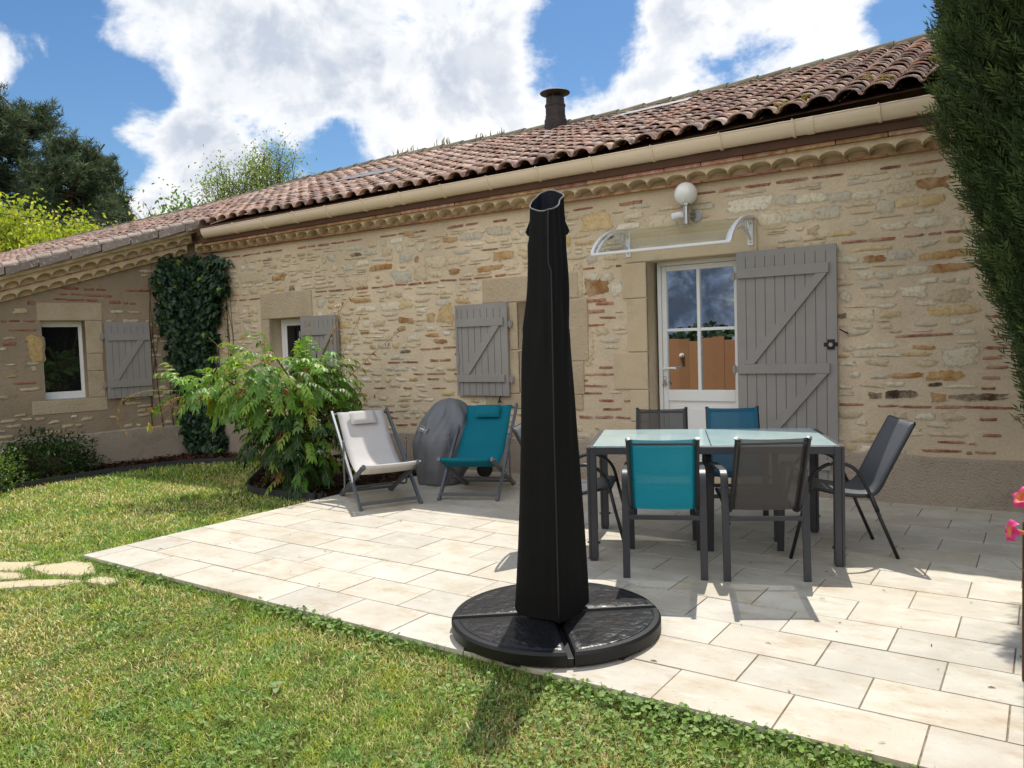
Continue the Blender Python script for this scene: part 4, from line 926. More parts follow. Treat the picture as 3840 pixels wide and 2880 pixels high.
# plastic edging
M['edging'] = mat('grey_edging', (58, 61, 63), 0.6, 0.1, 6, 0.1, 40, spec=0.3)
pts = spl([(x, y, LZ + .045) for x, y in EDGE], 5)
mb = MB(); mb.ring_path(pts, [(-.005, -.06), (.005, -.06), (.005, .036), (-.005, .036)])
ed = mb.build('garden_edging', M['edging']); tag(ed, 'grey plastic border strip curving between the lawn and bark bed', 'garden edging')
for p in ((-5.52, 5.125), (-5.60, 5.112)):
    mb = MB(); mb.tube([(p[0], p[1] - .02, -.08), (p[0], p[1] - .02, .06)], .013, 8); mb.build('stake', M['iron'], ed)
# stepping stones
M['flag'] = mat('flagstone', (214, 200, 168), 0.9, 0.15, 9, 1.0, 45, spec=0.15, c2=(190, 176, 142), bdist=0.012)
STONES = [[(-6.7, 2.50), (-6.02, 2.53), (-5.73, 2.68), (-5.62, 2.50), (-5.76, 2.40), (-6.5, 2.36)], [(-5.665, 2.548), (-5.553, 2.80), (-5.385, 2.845), (-5.083, 2.70), (-5.117, 2.64), (-5.354, 2.525)],
          [(-5.9, 2.34), (-5.574, 2.475), (-5.487, 2.475), (-5.415, 2.40), (-5.54, 2.30), (-5.8, 2.26)], [(-5.50, 2.27), (-5.26, 2.475), (-4.99, 2.575), (-5.08, 2.40), (-5.34, 2.20), (-5.6, 2.16)], [(-4.955, 2.565), (-5.01, 2.64), (-4.888, 2.69), (-4.72, 2.69), (-4.76, 2.60)]]
SL = ['flat pale stepping stone at the far left of the lawn path', 'large pale stepping stone touching the left corner of the paving', 'small pale stepping stone between two larger ones in the lawn', 'long pale stepping stone nearest the viewer on the lawn path', 'small pale stepping stone in the grass by the paving edge']
for q, lb in zip(STONES, SL):
    c = np.mean(q, 0); pp = []
    for i in range(len(q)):
        a = np.array(q[i]); b = np.array(q[(i + 1) % len(q)])
        for t in (0, .33, .66): pp.append(a + (b - a) * t + RS.normal(0, .010, 2))
    m = len(pp); mb = MB()
    vs = [(x, y, LZ - .02) for x, y in pp] + [(x, y, LZ + .018) for x, y in pp] + [(c[0] + (x - c[0]) * .95, c[1] + (y - c[1]) * .95, LZ + .028 + RS.normal(0, .002)) for x, y in pp]
    fs = [(i, (i + 1) % m, m + (i + 1) % m, m + i) for i in range(m)] + [(m + i, m + (i + 1) % m, 2 * m + (i + 1) % m, 2 * m + i) for i in range(m)] + [tuple(range(2 * m, 3 * m))]
    mb.add(vs, fs); tag(mb.build('stepping_stone', M['flag']), lb, 'stepping stone', 'stepping stones set in the lawn')

# ------------------------------------------------------------------ dining table
TA = np.array((-2.287, 4.334)); TB = np.array((-0.861, 4.894)); tx = un(TB - TA); ty = np.array((-tx[1], tx[0])); TW = float(np.linalg.norm(TB - TA)); TD = 0.90
trz = math.atan2(tx[1], tx[0]); tc_ = TA + tx * TW / 2 + ty * TD / 2
table = empty('dining_table', (tc_[0], tc_[1], 0), trz); tag(table, 'anthracite garden table with two frosted glass panels', 'table')
H = 0.73; hw = TW / 2; hd = TD / 2; lg = .058
mb = MB()
mb.box(-hw + lg, hw - lg, -hd, -hd + .035, H - .048, H - .001); mb.box(-hw + lg, hw - lg, hd - .035, hd, H - .048, H - .001)
mb.box(-hw, -hw + lg * .62, -hd + lg, hd - lg, H - .048, H - .001); mb.box(hw - lg * .62, hw, -hd + lg, hd - lg, H - .048, H - .001); mb.box(-.022, .022, -hd + .036, hd - .036, H - .046, H - .010)
mb.build('frame', M['anth'], table, world=False, bevel=.003)
for sx in (-1, 1):
    for sy in (-1, 1):
        mb = MB(); x0, x1 = sorted((sx * hw, sx * (hw - lg))); y0, y1 = sorted((sy * hd, sy * (hd - lg * .9)))
        xm = x0 + .040 if sx > 0 else x1 - .040
        mb.box(x0, xm - .0015, y0, y1, 0.012, H - .001); mb.box(xm + .0015, x1, y0, y1, 0.012, H - .001); mb.box(x0 + .006, x1 - .006, y0 + .006, y1 - .006, 0.0, H - .01)
        for zz in (.115,):
            mb.lathe([(.001, 0), (.009, .002), (.009, .012), (.001, .014)], (sx * (hw - lg) - sx * .0, sy * hd - sy * .025, zz), 8, axis=(-sx, 0, 0))
            mb.lathe([(.001, 0), (.007, .002), (.007, .010), (.001, .012)], (sx * hw, sy * hd - sy * .03, zz), 8, axis=(sx, 0, 0))
        mb.build('leg', M['anth'], table, world=False, bevel=.003)
M['frost'] = mat('frosted_glass', (170, 196, 196), 0.10, 0.06, 3, 0.02, 30, spec=0.6, c2=(186, 208, 206))
for x0, x1 in ((-hw + .040, -.0025), (.0025, hw - .040)):
    mb = MB(); mb.box(x0, x1, -hd + .008, hd - .008, H - .001, H + .006); mb.build('glass_panel', M['frost'], table, world=False, bevel=.0015)

# ------------------------------------------------------------------ chairs
M['f_turq'] = meshfabric('turquoise_mesh', (30, 146, 166), 0.28, 0.38)
M['f_teal'] = meshfabric('teal_blue_mesh', (20, 110, 140), 0.22, 0.30)
M['f_grey'] = meshfabric('grey_mesh', (84, 82, 81), 0.38, 0.30)
M['f_slate'] = meshfabric('slate_mesh', (92, 95, 100), 0.03, 0.08)
def sling(mb, prof, hw, n=10, sag=0.0, edge=0.0):
    """cloth stretched between two side rails along a profile [(y,z)]"""
    vs = []; fs = []; m = len(prof)
    for y, z in prof:
        for k in range(n + 1):
            t = 2 * k / n - 1
            vs.append((t * hw, y, z - sag * (1 - t * t)))
    for i in range(m - 1):
        for k in range(n): fs.append((i * (n + 1) + k, i * (n + 1) + k + 1, (i + 1) * (n + 1) + k + 1, (i + 1) * (n + 1) + k))
    mb.add(vs, fs)
def arm_chair(loc, rz, fabric, label):
    """flat bar side frames with a sling on round rails"""
    c = empty('garden_chair', (*loc, 0), rz); tag(c, label, 'chair', 'chairs around the dining table')
    prof = [(-.021, -.009), (.021, -.009), (.021, .009), (-.021, .009)]
    for s in (-1, 1):
        x = s * .222
        rear = [(x, 0.0, 0.0), (x, .012, .20), (x, .03, .40), (x, .045, .535)]
        arm = spl([(x, .045, .535), (x, .055, .585), (x, .085, .612), (x, .135, .62), (x, .40, .612), (x, .50, .60), (x, .55, .575), (x, .572, .53)], 4)
        front = [(x, .572, .53), (x, .60, .36), (x, .645, 0.0)]
        for nm, pts in (('leg', rear), ('armrest', arm), ('leg', front)):
            mb = MB(); mb.ring_path(pts, prof, side=(1, 0, 0)); mb.build(nm, M['anth'], c, world=False, bevel=.003)
        xr = s * .190
        rail = spl([(xr, .56, .425), (xr, .40, .405), (xr, .20, .385), (xr, .10, .385), (xr, .045, .41), (xr, .015, .46), (xr, -.09, .65), (xr, -.195, .845)], 5)
        mb = MB(); mb.tube(rail, .0115, 8, side=(1, 0, 0))
        mb.lathe([(.002, .004), (.0135, .003), (.0135, -.008), (.002, -.008)], (xr, -.195, .845), 10, axis=un((0, -.5, .87)))
        for (yy, zz) in ((.03, .40), (.018, .33)):
            mb.lathe([(.001, 0), (.007, .002), (.006, .008), (.001, .009)], (s * .202, yy, zz), 8, axis=(-s, 0, 0))
        mb.build('side_rail', M['anthdark'], c, world=False, smooth=False)
    mb = MB(); mb.box(-.203, .203, .012, .030, .345, .372); mb.build('crossbar', M['anth'], c, world=False, bevel=.002)
    mb = MB(); mb.box(-.203, .203, .585, .600, .36, .385); mb.build('crossbar', M['anth'], c, world=False, bevel=.002)
    mb = MB(); mb.tube([(-.19, -.177, .815), (.19, -.177, .815)], .0075, 8); mb.build('top_bar', M['anthdark'], c, world=False)
    p = spl([(.555, .434), (.40, .41), (.20, .392), (.10, .394), (.052, .418), (.024, .463), (-.08, .652), (-.182, .842)], 5)
    mb = MB(); sling(mb, [tuple(q) for q in p], .188, 10, .006); o = mb.build('seat_sling', fabric, c, world=False, smooth=True)
    sf = o.modifiers.new('thick', 'SOLIDIFY'); sf.thickness = .0012
    # hems beside the rails
    mb = MB()
    for s in (-1, 1): 
        pts = [(s * .176, y + .002, z) for y, z in p[14:]]
        mb.ring_path(pts, [(-.012, -.0015), (.012, -.0015), (.012, .0015), (-.012, .0015)], side=(1, 0, 0))
    mb.build('hem', fabric, c, world=False)
    return c
def tube_chair(loc, rz, fabric, label):
    c = empty('garden_chair', (*loc, 0), rz); tag(c, label, 'chair', 'chairs around the dining table')
    for s in (-1, 1):
        x = s * .238
        rear = [(x, 0, 0), (x, .10, .245), (x, .150, .375)]
        arm = spl([(x, .150, .375), (x, .20, .485), (x, .25, .56), (x, .315, .592), (x, .40, .592), (x, .47, .555), (x, .51, .50), (x, .53, .43)], 4)
        front = [(x, .53, .43), (x, .56, .30), (x, .637, 0)]
        mb = MB(); mb.tube(rear, .0115, 8, side=(1, 0, 0)); mb.tube([(x, .118, .295), (x, .160, .40)], .0145, 8, side=(1, 0, 0)); mb.build('leg', M['anthdark'], c, world=False, smooth=True)
        mb = MB(); mb.tube(arm, .0115, 8, side=(1, 0, 0)); mb.build('armrest', M['anthdark'], c, world=False, smooth=True)
        mb = MB(); mb.tube(front, .0115, 8, side=(1, 0, 0)); mb.build('leg', M['anthdark'], c, world=False, smooth=True)
        xr = s * .214
        rail = spl([(xr, .53, .425), (xr, .48, .437), (xr, .32, .400), (xr, .20, .388), (xr, .135, .398), (xr, .095, .44), (xr, .055, .52), (xr, -.02, .67), (xr, -.105, .835)], 5)
        mb = MB(); mb.tube(rail, .0125, 8, side=(1, 0, 0)); mb.build('side_rail', M['anthdark'], c, world=False, smooth=True)
    for yy, z_ in ((.52, .418), (.172, .383)):
        mb = MB(); mb.tube([(-.23, yy, z_), (.23, yy, z_)], .009, 8); mb.build('crossbar', M['anthdark'], c, world=False)
    p = spl([(.53, .43), (.48, .446), (.32, .409), (.20, .397), (.142, .406), (.103, .447), (.063, .525), (-.012, .675), (-.10, .838)], 5)
    mb = MB(); sling(mb, [tuple(q) for q in p], .222, 10, -.0); o = mb.build('seat_sling', fabric, c, world=False, smooth=True)
    sf = o.modifiers.new('thick', 'SOLIDIFY'); sf.thickness = .004
    mb = MB(); mb.tube(spl([(-.214, -.105, .836), (-.1, -.118, .829), (.1, -.118, .829), (.214, -.105, .836)], 4), .009, 8); mb.build('top_bar', M['anthdark'], c, world=False, smooth=True)
    return c
arm_chair((-1.72, 4.20), R(21.7), M['f_turq'], 'bright turquoise mesh garden chair seen from behind, nearest the parasol')
arm_chair((-1.195, 4.42), R(27), M['f_grey'], 'charcoal mesh garden chair seen from behind beside the bright turquoise chair')
arm_chair((-2.31, 5.63), R(201.7), M['f_grey'], 'grey mesh garden chair on the far side of the table, before the door jamb')
arm_chair((-1.81, 5.835), R(201.7), M['f_teal'], 'dark blue mesh garden chair on the far side of the table before the white door')
tube_chair((-.72, 5.44), R(115.5), M['f_slate'], 'slate grey tube framed chair standing clear at the right end of the table')
tube_chair((-2.785, 4.53), R(-69.5), M['f_slate'], 'tube framed chair at the left table end, mostly hidden by the covered parasol')

# ------------------------------------------------------------------ deck chairs
M['canvas'] = mat('light_grey_canvas', (196, 192, 188), 0.8, 0.05, 5, 0.15, 400, spec=0.15, bdist=.001)
M['tealcanvas'] = mat('teal_canvas', (16, 108, 124), 0.8, 0.06, 5, 0.15, 400, spec=0.15, bdist=.001)
M['dcframe'] = mat('grey_aluminium', (98, 102, 108), 0.38, 0.05, 6, 0.04, 100, spec=0.6, metal=0.3)
def deck_chair(loc, rz, fabric, label, k=1.0):
    c = empty('deck_chair', (*loc, 0), rz); tag(c, label, 'deck chair', 'deck chairs on the terrace')
    hw = .272; top = (.95 * k, .79); pr = [(-.012, -.02), (.012, -.02), (.012, .02), (-.012, .02)]
    for s in (-1, 1):
        mb = MB(); x = s * hw
        mb.ring_path([(x, 0.0, .0), (x, top[0] * .5, top[1] * .5), (x, *top)], pr, side=(1, 0, 0)); mb.box(x - .014, x + .014, -.018, .03, 0, .028)
        mb.build('back_rail', M['dcframe'], c, world=False, bevel=.003)
        mb = MB(); x = s * (hw - .028); mb.ring_path([(x, .83 * k, .0), (x, .40 * k, .19), (x, -.045, .385)], pr, side=(1, 0, 0)); mb.box(x - .014, x + .014, .80 * k, .85 * k, 0, .026)
        mb.build('seat_rail', M['dcframe'], c, world=False, bevel=.003)
        x = s * (hw + .022)
        mb = MB(); mb.tube(spl([(x, .44 * k, .545), (x, .445 * k, .36), (x, .45 * k, .18), (x, .47 * k, .125), (x, .53 * k, .105), (s * (hw + .0), .60 * k, .10)], 5), .009, 8)
        mb.lathe([(.002, 0), (.011, .001), (.011, .02), (.002, .021)], (x, .44 * k, .54), 8); mb.build('prop', M['dcframe'], c, world=False, smooth=True)
        mb = MB()
        for (yy, zz) in ((.30 * k, .235), (.255 * k, .212)): mb.lathe([(.001, 0), (.007, .002), (.006, .007), (.001, .008)], (s * (hw + .012), yy, zz), 8, axis=(s, 0, 0))
        mb.build('rivet', M['steel'], c, world=False)
    for b in ((-hw, hw, .030, .060, .035, .062), (-hw + .02, hw - .02, .775 * k, .80 * k, .028, .052), (-hw + .03, hw - .03, .60 * k, .62 * k, .092, .112)):
        mb = MB(); mb.box(*b); mb.build('crossbar', M['dcframe'], c, world=False, bevel=.002)
    for yy, z_ in ((.92 * k, .765), (-.028, .378)):
        mb = MB(); mb.tube([(-hw, yy, z_), (hw, yy, z_)], .012, 8); mb.build('crossbar', M['dcframe'], c, world=False)
    p = spl([(.925 * k, .782), (.90 * k, .772), (.80 * k, .655), (.66 * k, .505), (.50 * k, .375), (.35 * k, .305), (.22 * k, .283), (.10, .300), (.0, .352), (-.032, .392), (-.045, .380), (-.034, .362)], 5)
    mb = MB(); sling(mb, [tuple(q) for q in p], .228, 8, .006); o = mb.build('seat_fabric', fabric, c, world=False, smooth=True); sf = o.modifiers.new('thick', 'SOLIDIFY'); sf.thickness = .003
    # head pillow
    d = un(np.array((0, .14 * k, .165))); nrm = np.array((0, -d[2], d[1])); cc = np.array((0, .845 * k, .715)) + nrm * .03
    vs = []; fs = []; nx, nz = 12, 8
    for side in (1, -1):
        for j in range(nz + 1):
            for i in range(nx + 1):
                u = 2 * i / nx - 1; v = 2 * j / nz - 1
                th = .026 * (max(0, 1 - u ** 6) * max(0, 1 - v ** 6)) ** .5
                vs.append(tuple(cc + np.array((u * .125, 0, 0)) + d * v * .075 + nrm * side * th))
    Q = (nx + 1) * (nz + 1)
    for sd in (0, 1):
        for j in range(nz):
            for i in range(nx):
                a = sd * Q + j * (nx + 1) + i; q = (a, a + 1, a + nx + 2, a + nx + 1); fs.append(q if sd == 0 else q[::-1])
    mb = MB(); mb.add(vs, fs); mb.build('pillow', fabric, c, world=False, smooth=True)
    return c
deck_chair((-4.59, 5.04), R(59.1), M['canvas'], 'light grey canvas deck chair partly in sun beside the shrub')
deck_chair((-4.138, 5.55), R(20.6), M['tealcanvas'], 'teal canvas deck chair in shade between barbecue and parasol', 1.0)

# ------------------------------------------------------------------ covered barbecue
M['cover'] = mat('grey_cover_cloth', (112, 114, 118), 0.55, 0.06, 4, 0.6, 11, spec=0.35, bdist=.016)
rv = np.array((.84, .55)); bc = np.array((-4.948, 6.20))
bbq = empty('covered_barbecue', (bc[0], bc[1], 0)); tag(bbq, 'barbecue under a creased grey cover against the house wall', 'barbecue')
zs = [.025, .06, .15, .28, .40, .46, .53, .60, .66, .72, .77, .81, .84, .857, .864]; cs = [.0, .005, .012, .03, .042, .047, .06, .075, .085, .098, .105, .108, .11, .11, .11]; rr = [.225, .24, .272, .297, .315, .316, .30, .276, .252, .222, .187, .152, .108, .06, .004]
zz = np.linspace(.025, .864, 46); nA = 72; vs = []; fs = []
for i, z in enumerate(zz):
    r = np.interp(z, zs, rr); cc = np.interp(z, zs, cs)
    for j in range(nA):
        a = 2 * math.pi * j / nA
        up = min(1, max(0, (z - .25) / .4)); topf = min(1, (.87 - z) / .2)
        f = .020 * math.sin(5 * a + 1.2 + z * 3) * up * topf + .014 * math.sin(9 * a + z * 7) * up * topf + .006 * math.sin(14 * a - z * 11) * topf + .012 * math.sin(6 * a + 2) * (1 - up)
        cr_ = abs(((a * 7 / (2 * math.pi) + .35 * math.sin(z * 6)) % 1) - .5); f -= .040 * max(0, 1 - cr_ / .10) ** 1.4 * up * topf
        dz = (.03 * math.sin(a * 1.0 + .4) + .014 * math.sin(3 * a)) * max(0, 1 - (z - .02) / .12)
        x = bc + rv * cc
        vs.append((x[0] + (r + f) * math.cos(a), x[1] + (r + f) * math.sin(a), z + dz + .012 * up * topf * math.sin(3 * a + z * 9)))
m = len(zz)
for i in range(m - 1):
    for j in range(nA): fs.append((i * nA + j, i * nA + (j + 1) % nA, (i + 1) * nA + (j + 1) % nA, (i + 1) * nA + j))
fs.append(tuple((m - 1) * nA + j for j in range(nA)))
cov = raw_mesh('cover', vs, fs, M['cover'], bbq, smooth=True)
for (px_, py_) in ((-4.764, 6.289), (-4.98, 6.40)):
    mb = MB(); mb.tube([(px_, py_, .0), (px_, py_, .16)], .013, 8); mb.build('leg', M['steel'], bbq)
mb = MB(); mb.lathe([(.012, -.025), (.078, -.025), (.085, -.015), (.085, .015), (.078, .025), (.012, .025)], (-4.70, 6.62, .087), 20, axis=un((.8, -.5, 0))); mb.build('wheel', M['black'], bbq)
# printed badge on the cover, with its white frame and lettering
sv = np.array((-0.626, 0.0, 0.0))
vd = un(np.array((-5.118 - 0, 6.09 - 0, .545 - 1.4)))
M['print_white'] = mat('white_print', (225, 225, 225), 0.6, 0.0, 3, 0.0)
M['print_dark'] = mat('dark_print', (52, 54, 58), 0.6, 0.0, 3, 0.0)
# badge: found on the cover surface by its height and bearing round the cover
def cover_point(ang, z):
    r = np.interp(z, zs, rr) + .004; cc = np.interp(z, zs, cs); x = bc + rv * cc
    return np.array((x[0] + r * math.cos(ang), x[1] + r * math.sin(ang), z))
bang = R(-100)
pc = cover_point(bang, .568); e1 = un(cover_point(bang + .12, .562) - cover_point(bang - .12, .574)); e2 = un(cover_point(bang, .60) - cover_point(bang, .535)); nn = un(np.cross(e1, e2)); e2 = np.cross(nn, e1)
Mx = Matrix(((e1[0], e2[0], nn[0], pc[0] + nn[0] * .016), (e1[1], e2[1], nn[1], pc[1] + nn[1] * .016), (e1[2], e2[2], nn[2], pc[2] + nn[2] * .016), (0, 0, 0, 1)))
def local_box(name, boxes, m_):
    mb = MB()
    for b in boxes: mb.box(*b)
    o = mb.build(name, m_, None); o.data.transform(Mx); set_parent(o, cov); return o
local_box('badge', [(-.066, .066, -.026, .026, -.03, .0)], M['print_dark'])
local_box('badge_frame', [(-.066, .066, .0235, .026, .0002, .0012), (-.066, .066, -.026, -.0235, .0002, .0012), (-.066, -.0635, -.0235, .0235, .0002, .0012), (.0635, .066, -.0235, .0235, .0002, .0012)], M['print_white'])
cu = bpy.data.curves.new('lettering', 'FONT'); cu.body = 'weber'; cu.size = .047; cu.align_x = 'CENTER'; cu.align_y = 'CENTER'; cu.extrude = .0004; cu.offset = .0009
t_ = bpy.data.objects.new('lettering', cu); COL.objects.link(t_); me = bpy.data.meshes.new_from_object(t_.evaluated_get(bpy.context.evaluated_depsgraph_get())); bpy.data.objects.remove(t_)
o = bpy.data.objects.new('lettering', me); COL.objects.link(o); me.materials.clear(); me.materials.append(M['print_white'])
o.matrix_world = Mx @ Matrix.Translation((0, .001, .0008)) @ Matrix.Diagonal((.92, 1.05, 1, 1)); mw = o.matrix_world.copy(); set_parent(o, cov); o.matrix_basis = mw

# ------------------------------------------------------------------ covered parasol on its weighted base
M['pcover'] = mat('black_cover_cloth', (13, 12.5, 12), 0.75, 0.15, 5, 0.5, 9, spec=0.25, bdist=.012, sheen=0.0)
M['pinside'] = mat('dark_lining', (24, 25, 34), 0.7, 0.1, 5, 0.2, 30, spec=0.2)
M['hem'] = mat('grey_hem', (120, 118, 116), 0.8, 0.1, 30, 0.2, 100)
pc0 = np.array((-1.925, 3.25)); par = empty('parasol', (pc0[0], pc0[1], 0)); tag(par, 'closed parasol in a tall black cover on a round black base', 'parasol')
zk = [.105, .35, .65, .95, 1.30, 1.62, 1.80, 1.93, 2.0, 2.06]; hx = [.150, .140, .127, .115, .101, .087, .081, .078, .075, .074]; hy = [.150, .138, .122, .110, .094, .083, .078, .076, .073, .072]
sx_ = [0.0, .002, .006, .008, .012, .020, .024, .026, .028, .030]
def psec(z, n=56):
    a = np.interp(z, zk, hx); b = np.interp(z, zk, hy); s_ = np.interp(z, zk, sx_); out = []
    for k in range(n):
        t = 2 * math.pi * k / n; c, s = math.cos(t), math.sin(t)
        p = 6.0 if z < 1.9 else 5.0
        r = (abs(c) ** p + abs(s) ** p) ** (-1 / p)
        w = .003 * math.sin(3 * t + z * 2.1) * min(1, z) + .003 * math.sin(7 * t + 3 * math.sin(z * 2.3)) + .003 * math.sin(z * 5.2 + 2 * t) * max(0, min(1, (z - .8)))
        if z > 1.45: w += .004 * math.sin(11 * z + 3 * t) * (z < 1.9)
        # seam: a pinched ridge near the front corner
        st_ = 5.36 + .08 * math.sin(z * 2.0); dd = abs(((t - st_ + math.pi) % (2 * math.pi)) - math.pi)
        w += .012 * max(0, 1 - dd / .10) - .010 * max(0, 1 - abs(dd - .22) / .12)
        out.append((pc0[0] + s_ * .86 + (a + w) * c * r, pc0[1] + s_ * .5 + (b + w) * s * r))
    return out
zl = np.concatenate([np.linspace(.105, 2.0, 58), [2.03, 2.06]]); vs = []; fs = []; n = 56
for i, z in enumerate(zl):
    for k, (x, y) in enumerate(psec(z, n)):
        # the open top is cut on a slant, low towards the lawn
        dzt = 0
        t = 2 * math.pi * k / n
        hi = .5 + .5 * (math.sin(t) * .86 - math.cos(t) * .25)
        if z > 1.85:
            dzt = (z - 1.85) / .21 * (-.050 + .135 * hi); q_ = 1 - .30 * max(0, (z - 1.93) / .13) * max(0, hi - .35); x = pc0[0] + .026 + (x - pc0[0] - .026) * q_; y = pc0[1] + .015 + (y - pc0[1] - .015) * q_
        hem = (.012 * math.cos(t - 5.4) - .004) if i == 0 else 0
        vs.append((x, y, z + dzt - .020 * (i == 0) * (math.cos(t - 5.2) > .3)))
m = len(zl)
for i in range(m - 1):
    for k in range(n): fs.append((i * n + k, i * n + (k + 1) % n, (i + 1) * n + (k + 1) % n, (i + 1) * n + k))
pcv = raw_mesh('cover', vs, fs, M['pcover'], par, smooth=True)
sp_ = [np.array(vs[i * n + int(round((5.36 + .08 * math.sin(z * 2.0)) / 6.2832 * n)) % n]) + (.002, -.004, 0) for i, z in enumerate(zl)]
M['piping'] = mat('dark_piping', (34, 33, 32), .6, .1, 30, .1, 100)
mb = MB(); mb.tube(sp_, .004, 6); mb.build('seam', M['piping'], pcv, smooth=True)
rim = [np.array(vs[(m - 1) * n + k]) for k in range(n)]
mb = MB(); mb.tube(rim + [rim[0]], .0035, 6); mb.build('hem', M['hem'], pcv)
ctr = np.mean(rim, 0); iv = []
for j, (sc, dz) in enumerate(((.985, -.003), (.94, -.10), (.85, -.26), (.0, -.28))):
    for p in rim: q = ctr + (p - ctr) * (sc, sc, 1); iv.append((q[0], q[1], p[2] + dz if j < 3 else ctr[2] + dz))
fi = []
for j in range(3):
    for k in range(n): fi.append((j * n + k, (j + 1) * n + k, (j + 1) * n + (k + 1) % n, j * n + (k + 1) % n))
raw_mesh('lining', iv, fi, M['pinside'], pcv, smooth=True)
# loose flap of the hood showing either side
mb = MB()
rd = np.array((.86, .51, 0)); fd = np.array((-.51, .86, 0)); bc3 = np.array((pc0[0] + .035, pc0[1] + .02, 0))
for s in (-1, 1):
    mb = MB(); a = bc3 + rd * (s * .070 - .012) + fd * .05 + (0, 0, 2.03); b = bc3 + rd * (s * .108 - .012) + fd * .03 + (0, 0, 1.935); c = bc3 + rd * (s * .095 - .012) + fd * .02 + (0, 0, 1.915); d = bc3 + rd * (s * .05 - .012) + fd * .04 + (0, 0, 1.93)
    mb.hexa([a, b, c, d, a + fd * .02, b + fd * .02, c + fd * .02, d + fd * .02]); mb.build('hood_flap', M['pcover'], pcv, bevel=.004)
# cross-shaped foot and four quarter weights
bc0 = np.array((-1.91, 3.25)); d1 = un(np.array((.795, .607))); d2 = un(np.array((.607, -.795)))
mb = MB()
for d in (d1, d2):
    p = bc0 - d * .50; q = bc0 + d * .50; mb.bar((*p, .022), (*q, .022), .030, .040)
mb.tube([(*bc0, .03), (*(bc0 + .0), .30)], .03, 12); mb.build('cross_foot', M['black'], par, bevel=.003)
M['slab'] = mat('black_slate_plastic', (24, 25, 28), 0.36, 0.15, 6, 0.85, 22, spec=0.5, bdist=.010)
M['slabside'] = mat('black_slab_side', (18, 18, 19), 0.5, 0.1, 6, 0.15, 60, spec=0.4)
for q in range(4):
    th = math.atan2(d1[1], d1[0]) + q * math.pi / 2; Rr = .512; g = .016; nn_ = 22
    def outline(rr, gg):
        pts = [];  a0 = math.asin(gg / rr); a1 = math.pi / 2 - a0
        pts.append((gg + .075, gg)); 
        for k in range(nn_ + 1): a = a0 + (a1 - a0) * k / nn_; pts.append((rr * math.cos(a), rr * math.sin(a)))
        pts.append((gg, gg + .075)); pts.append((gg + .02, gg + .02)) if False else None
        return [(x * math.cos(th) - y * math.sin(th) + bc0[0], x * math.sin(th) + y * math.cos(th) + bc0[1]) for x, y in pts]
    A = outline(Rr - .006, g + .003); Bq = outline(Rr, g); Cq = outline(Rr - .010, g + .004); Dq = outline(Rr - .034, g + .014); K = len(A)
    vs = [(x, y, .008) for x, y in A] + [(x, y, .014) for x, y in Bq] + [(x, y, .058) for x, y in Bq] + [(x, y, .070) for x, y in Cq] + [(x, y, .072) for x, y in Dq]
    fs = [(r_ * K + k, r_ * K + (k + 1) % K, (r_ + 1) * K + (k + 1) % K, (r_ + 1) * K + k) for r_ in range(4) for k in range(K)] + [tuple(range(K - 1, -1, -1))]
    # notches for the fingers under the rim
    w_ = raw_mesh('weight', vs, fs, M['slabside'], par)
    top = outline(Rr - .034, g + .014)
    cx = np.mean(top, 0); vs = []; fs = []
    rings = [1.0, .97, .85, .7, .5, .3, .1]
    for i, s in enumerate(rings):
        for (x, y) in top:
            X = cx[0] + (x - cx[0]) * s; Y = cx[1] + (y - cx[1]) * s
            vs.append((X, Y, .072 + (0 if i == 0 else .0035 + .0018 * vnoise(X, Y, 60, 3) + .0015 * vnoise(X, Y, 130, 8))))
    for i in range(len(rings) - 1):
        for k in range(K): fs.append((i * K + k, i * K + (k + 1) % K, (i + 1) * K + (k + 1) % K, (i + 1) * K + k))
    fs.append(tuple((len(rings) - 1) * K + k for k in range(K)))
    raw_mesh('slate_top', vs, fs, M['slab'], w_, smooth=True)
    for t in (.52, 1.05):
        mb = MB(); a = th + t; p = bc0 + np.array((math.cos(a), math.sin(a))) * (Rr - .05); mb.box(p[0] - .04, p[0] + .04, p[1] - .04, p[1] + .04, .0, .010); mb.build('foot', M['black'], w_)
# ------------------------------------------------------------------ planting
def leaves(P, D, Nn, Ln, Wd, droop=0.25, fold=0.25):
    """vectorised folded leaves; returns V (n,8,3) and faces for one leaf"""
    D = unr(D); S = unr(np.cross(D, Nn)); Nn = np.cross(S, D); L_ = Ln[:, None]; W_ = Wd[:, None] / 2
    dn = np.array((0, 0, -1.0))[None] * L_ * droop
    b = P; m1 = P + D * L_ * .33 + dn * .10; m2 = P + D * L_ * .70 + dn * .45; t = P + D * L_ + dn
    up = Nn * W_ * fold
    l1 = m1 + S * W_ + up; r1 = m1 - S * W_ + up; l2 = m2 + S * W_ * .72 + up * .8; r2 = m2 - S * W_ * .72 + up * .8
    V = np.stack([b, m1, m2, t, l1, l2, r1, r2], 1)
    T = np.array([(0, 1, 4, 4), (1, 2, 5, 4), (2, 3, 5, 5), (0, 6, 1, 1), (1, 6, 7, 2), (2, 7, 3, 3)])
    return V, T
LT3 = [(0, 1, 4), (2, 3, 5), (0, 6, 1), (2, 7, 3)]; LT = np.array([(0, 1, 4), (1, 2, 5), (1, 5, 4), (2, 3, 5), (0, 6, 1), (1, 6, 7), (1, 7, 2), (2, 7, 3)])
def leafobj(name, P, D, Nn, Ln, Wd, C, mat_, parent=None, droop=.25, fold=.25, smooth=False):
    V, _ = leaves(P, D, Nn, Ln, Wd, droop, fold); n = len(P)
    F = (np.arange(n) * 8)[:, None, None] + LT[None]
    return raw_mesh(name, V.reshape(-1, 3), F.reshape(-1, 3), mat_, parent, cols=np.repeat(C, 8, 0), smooth=smooth)
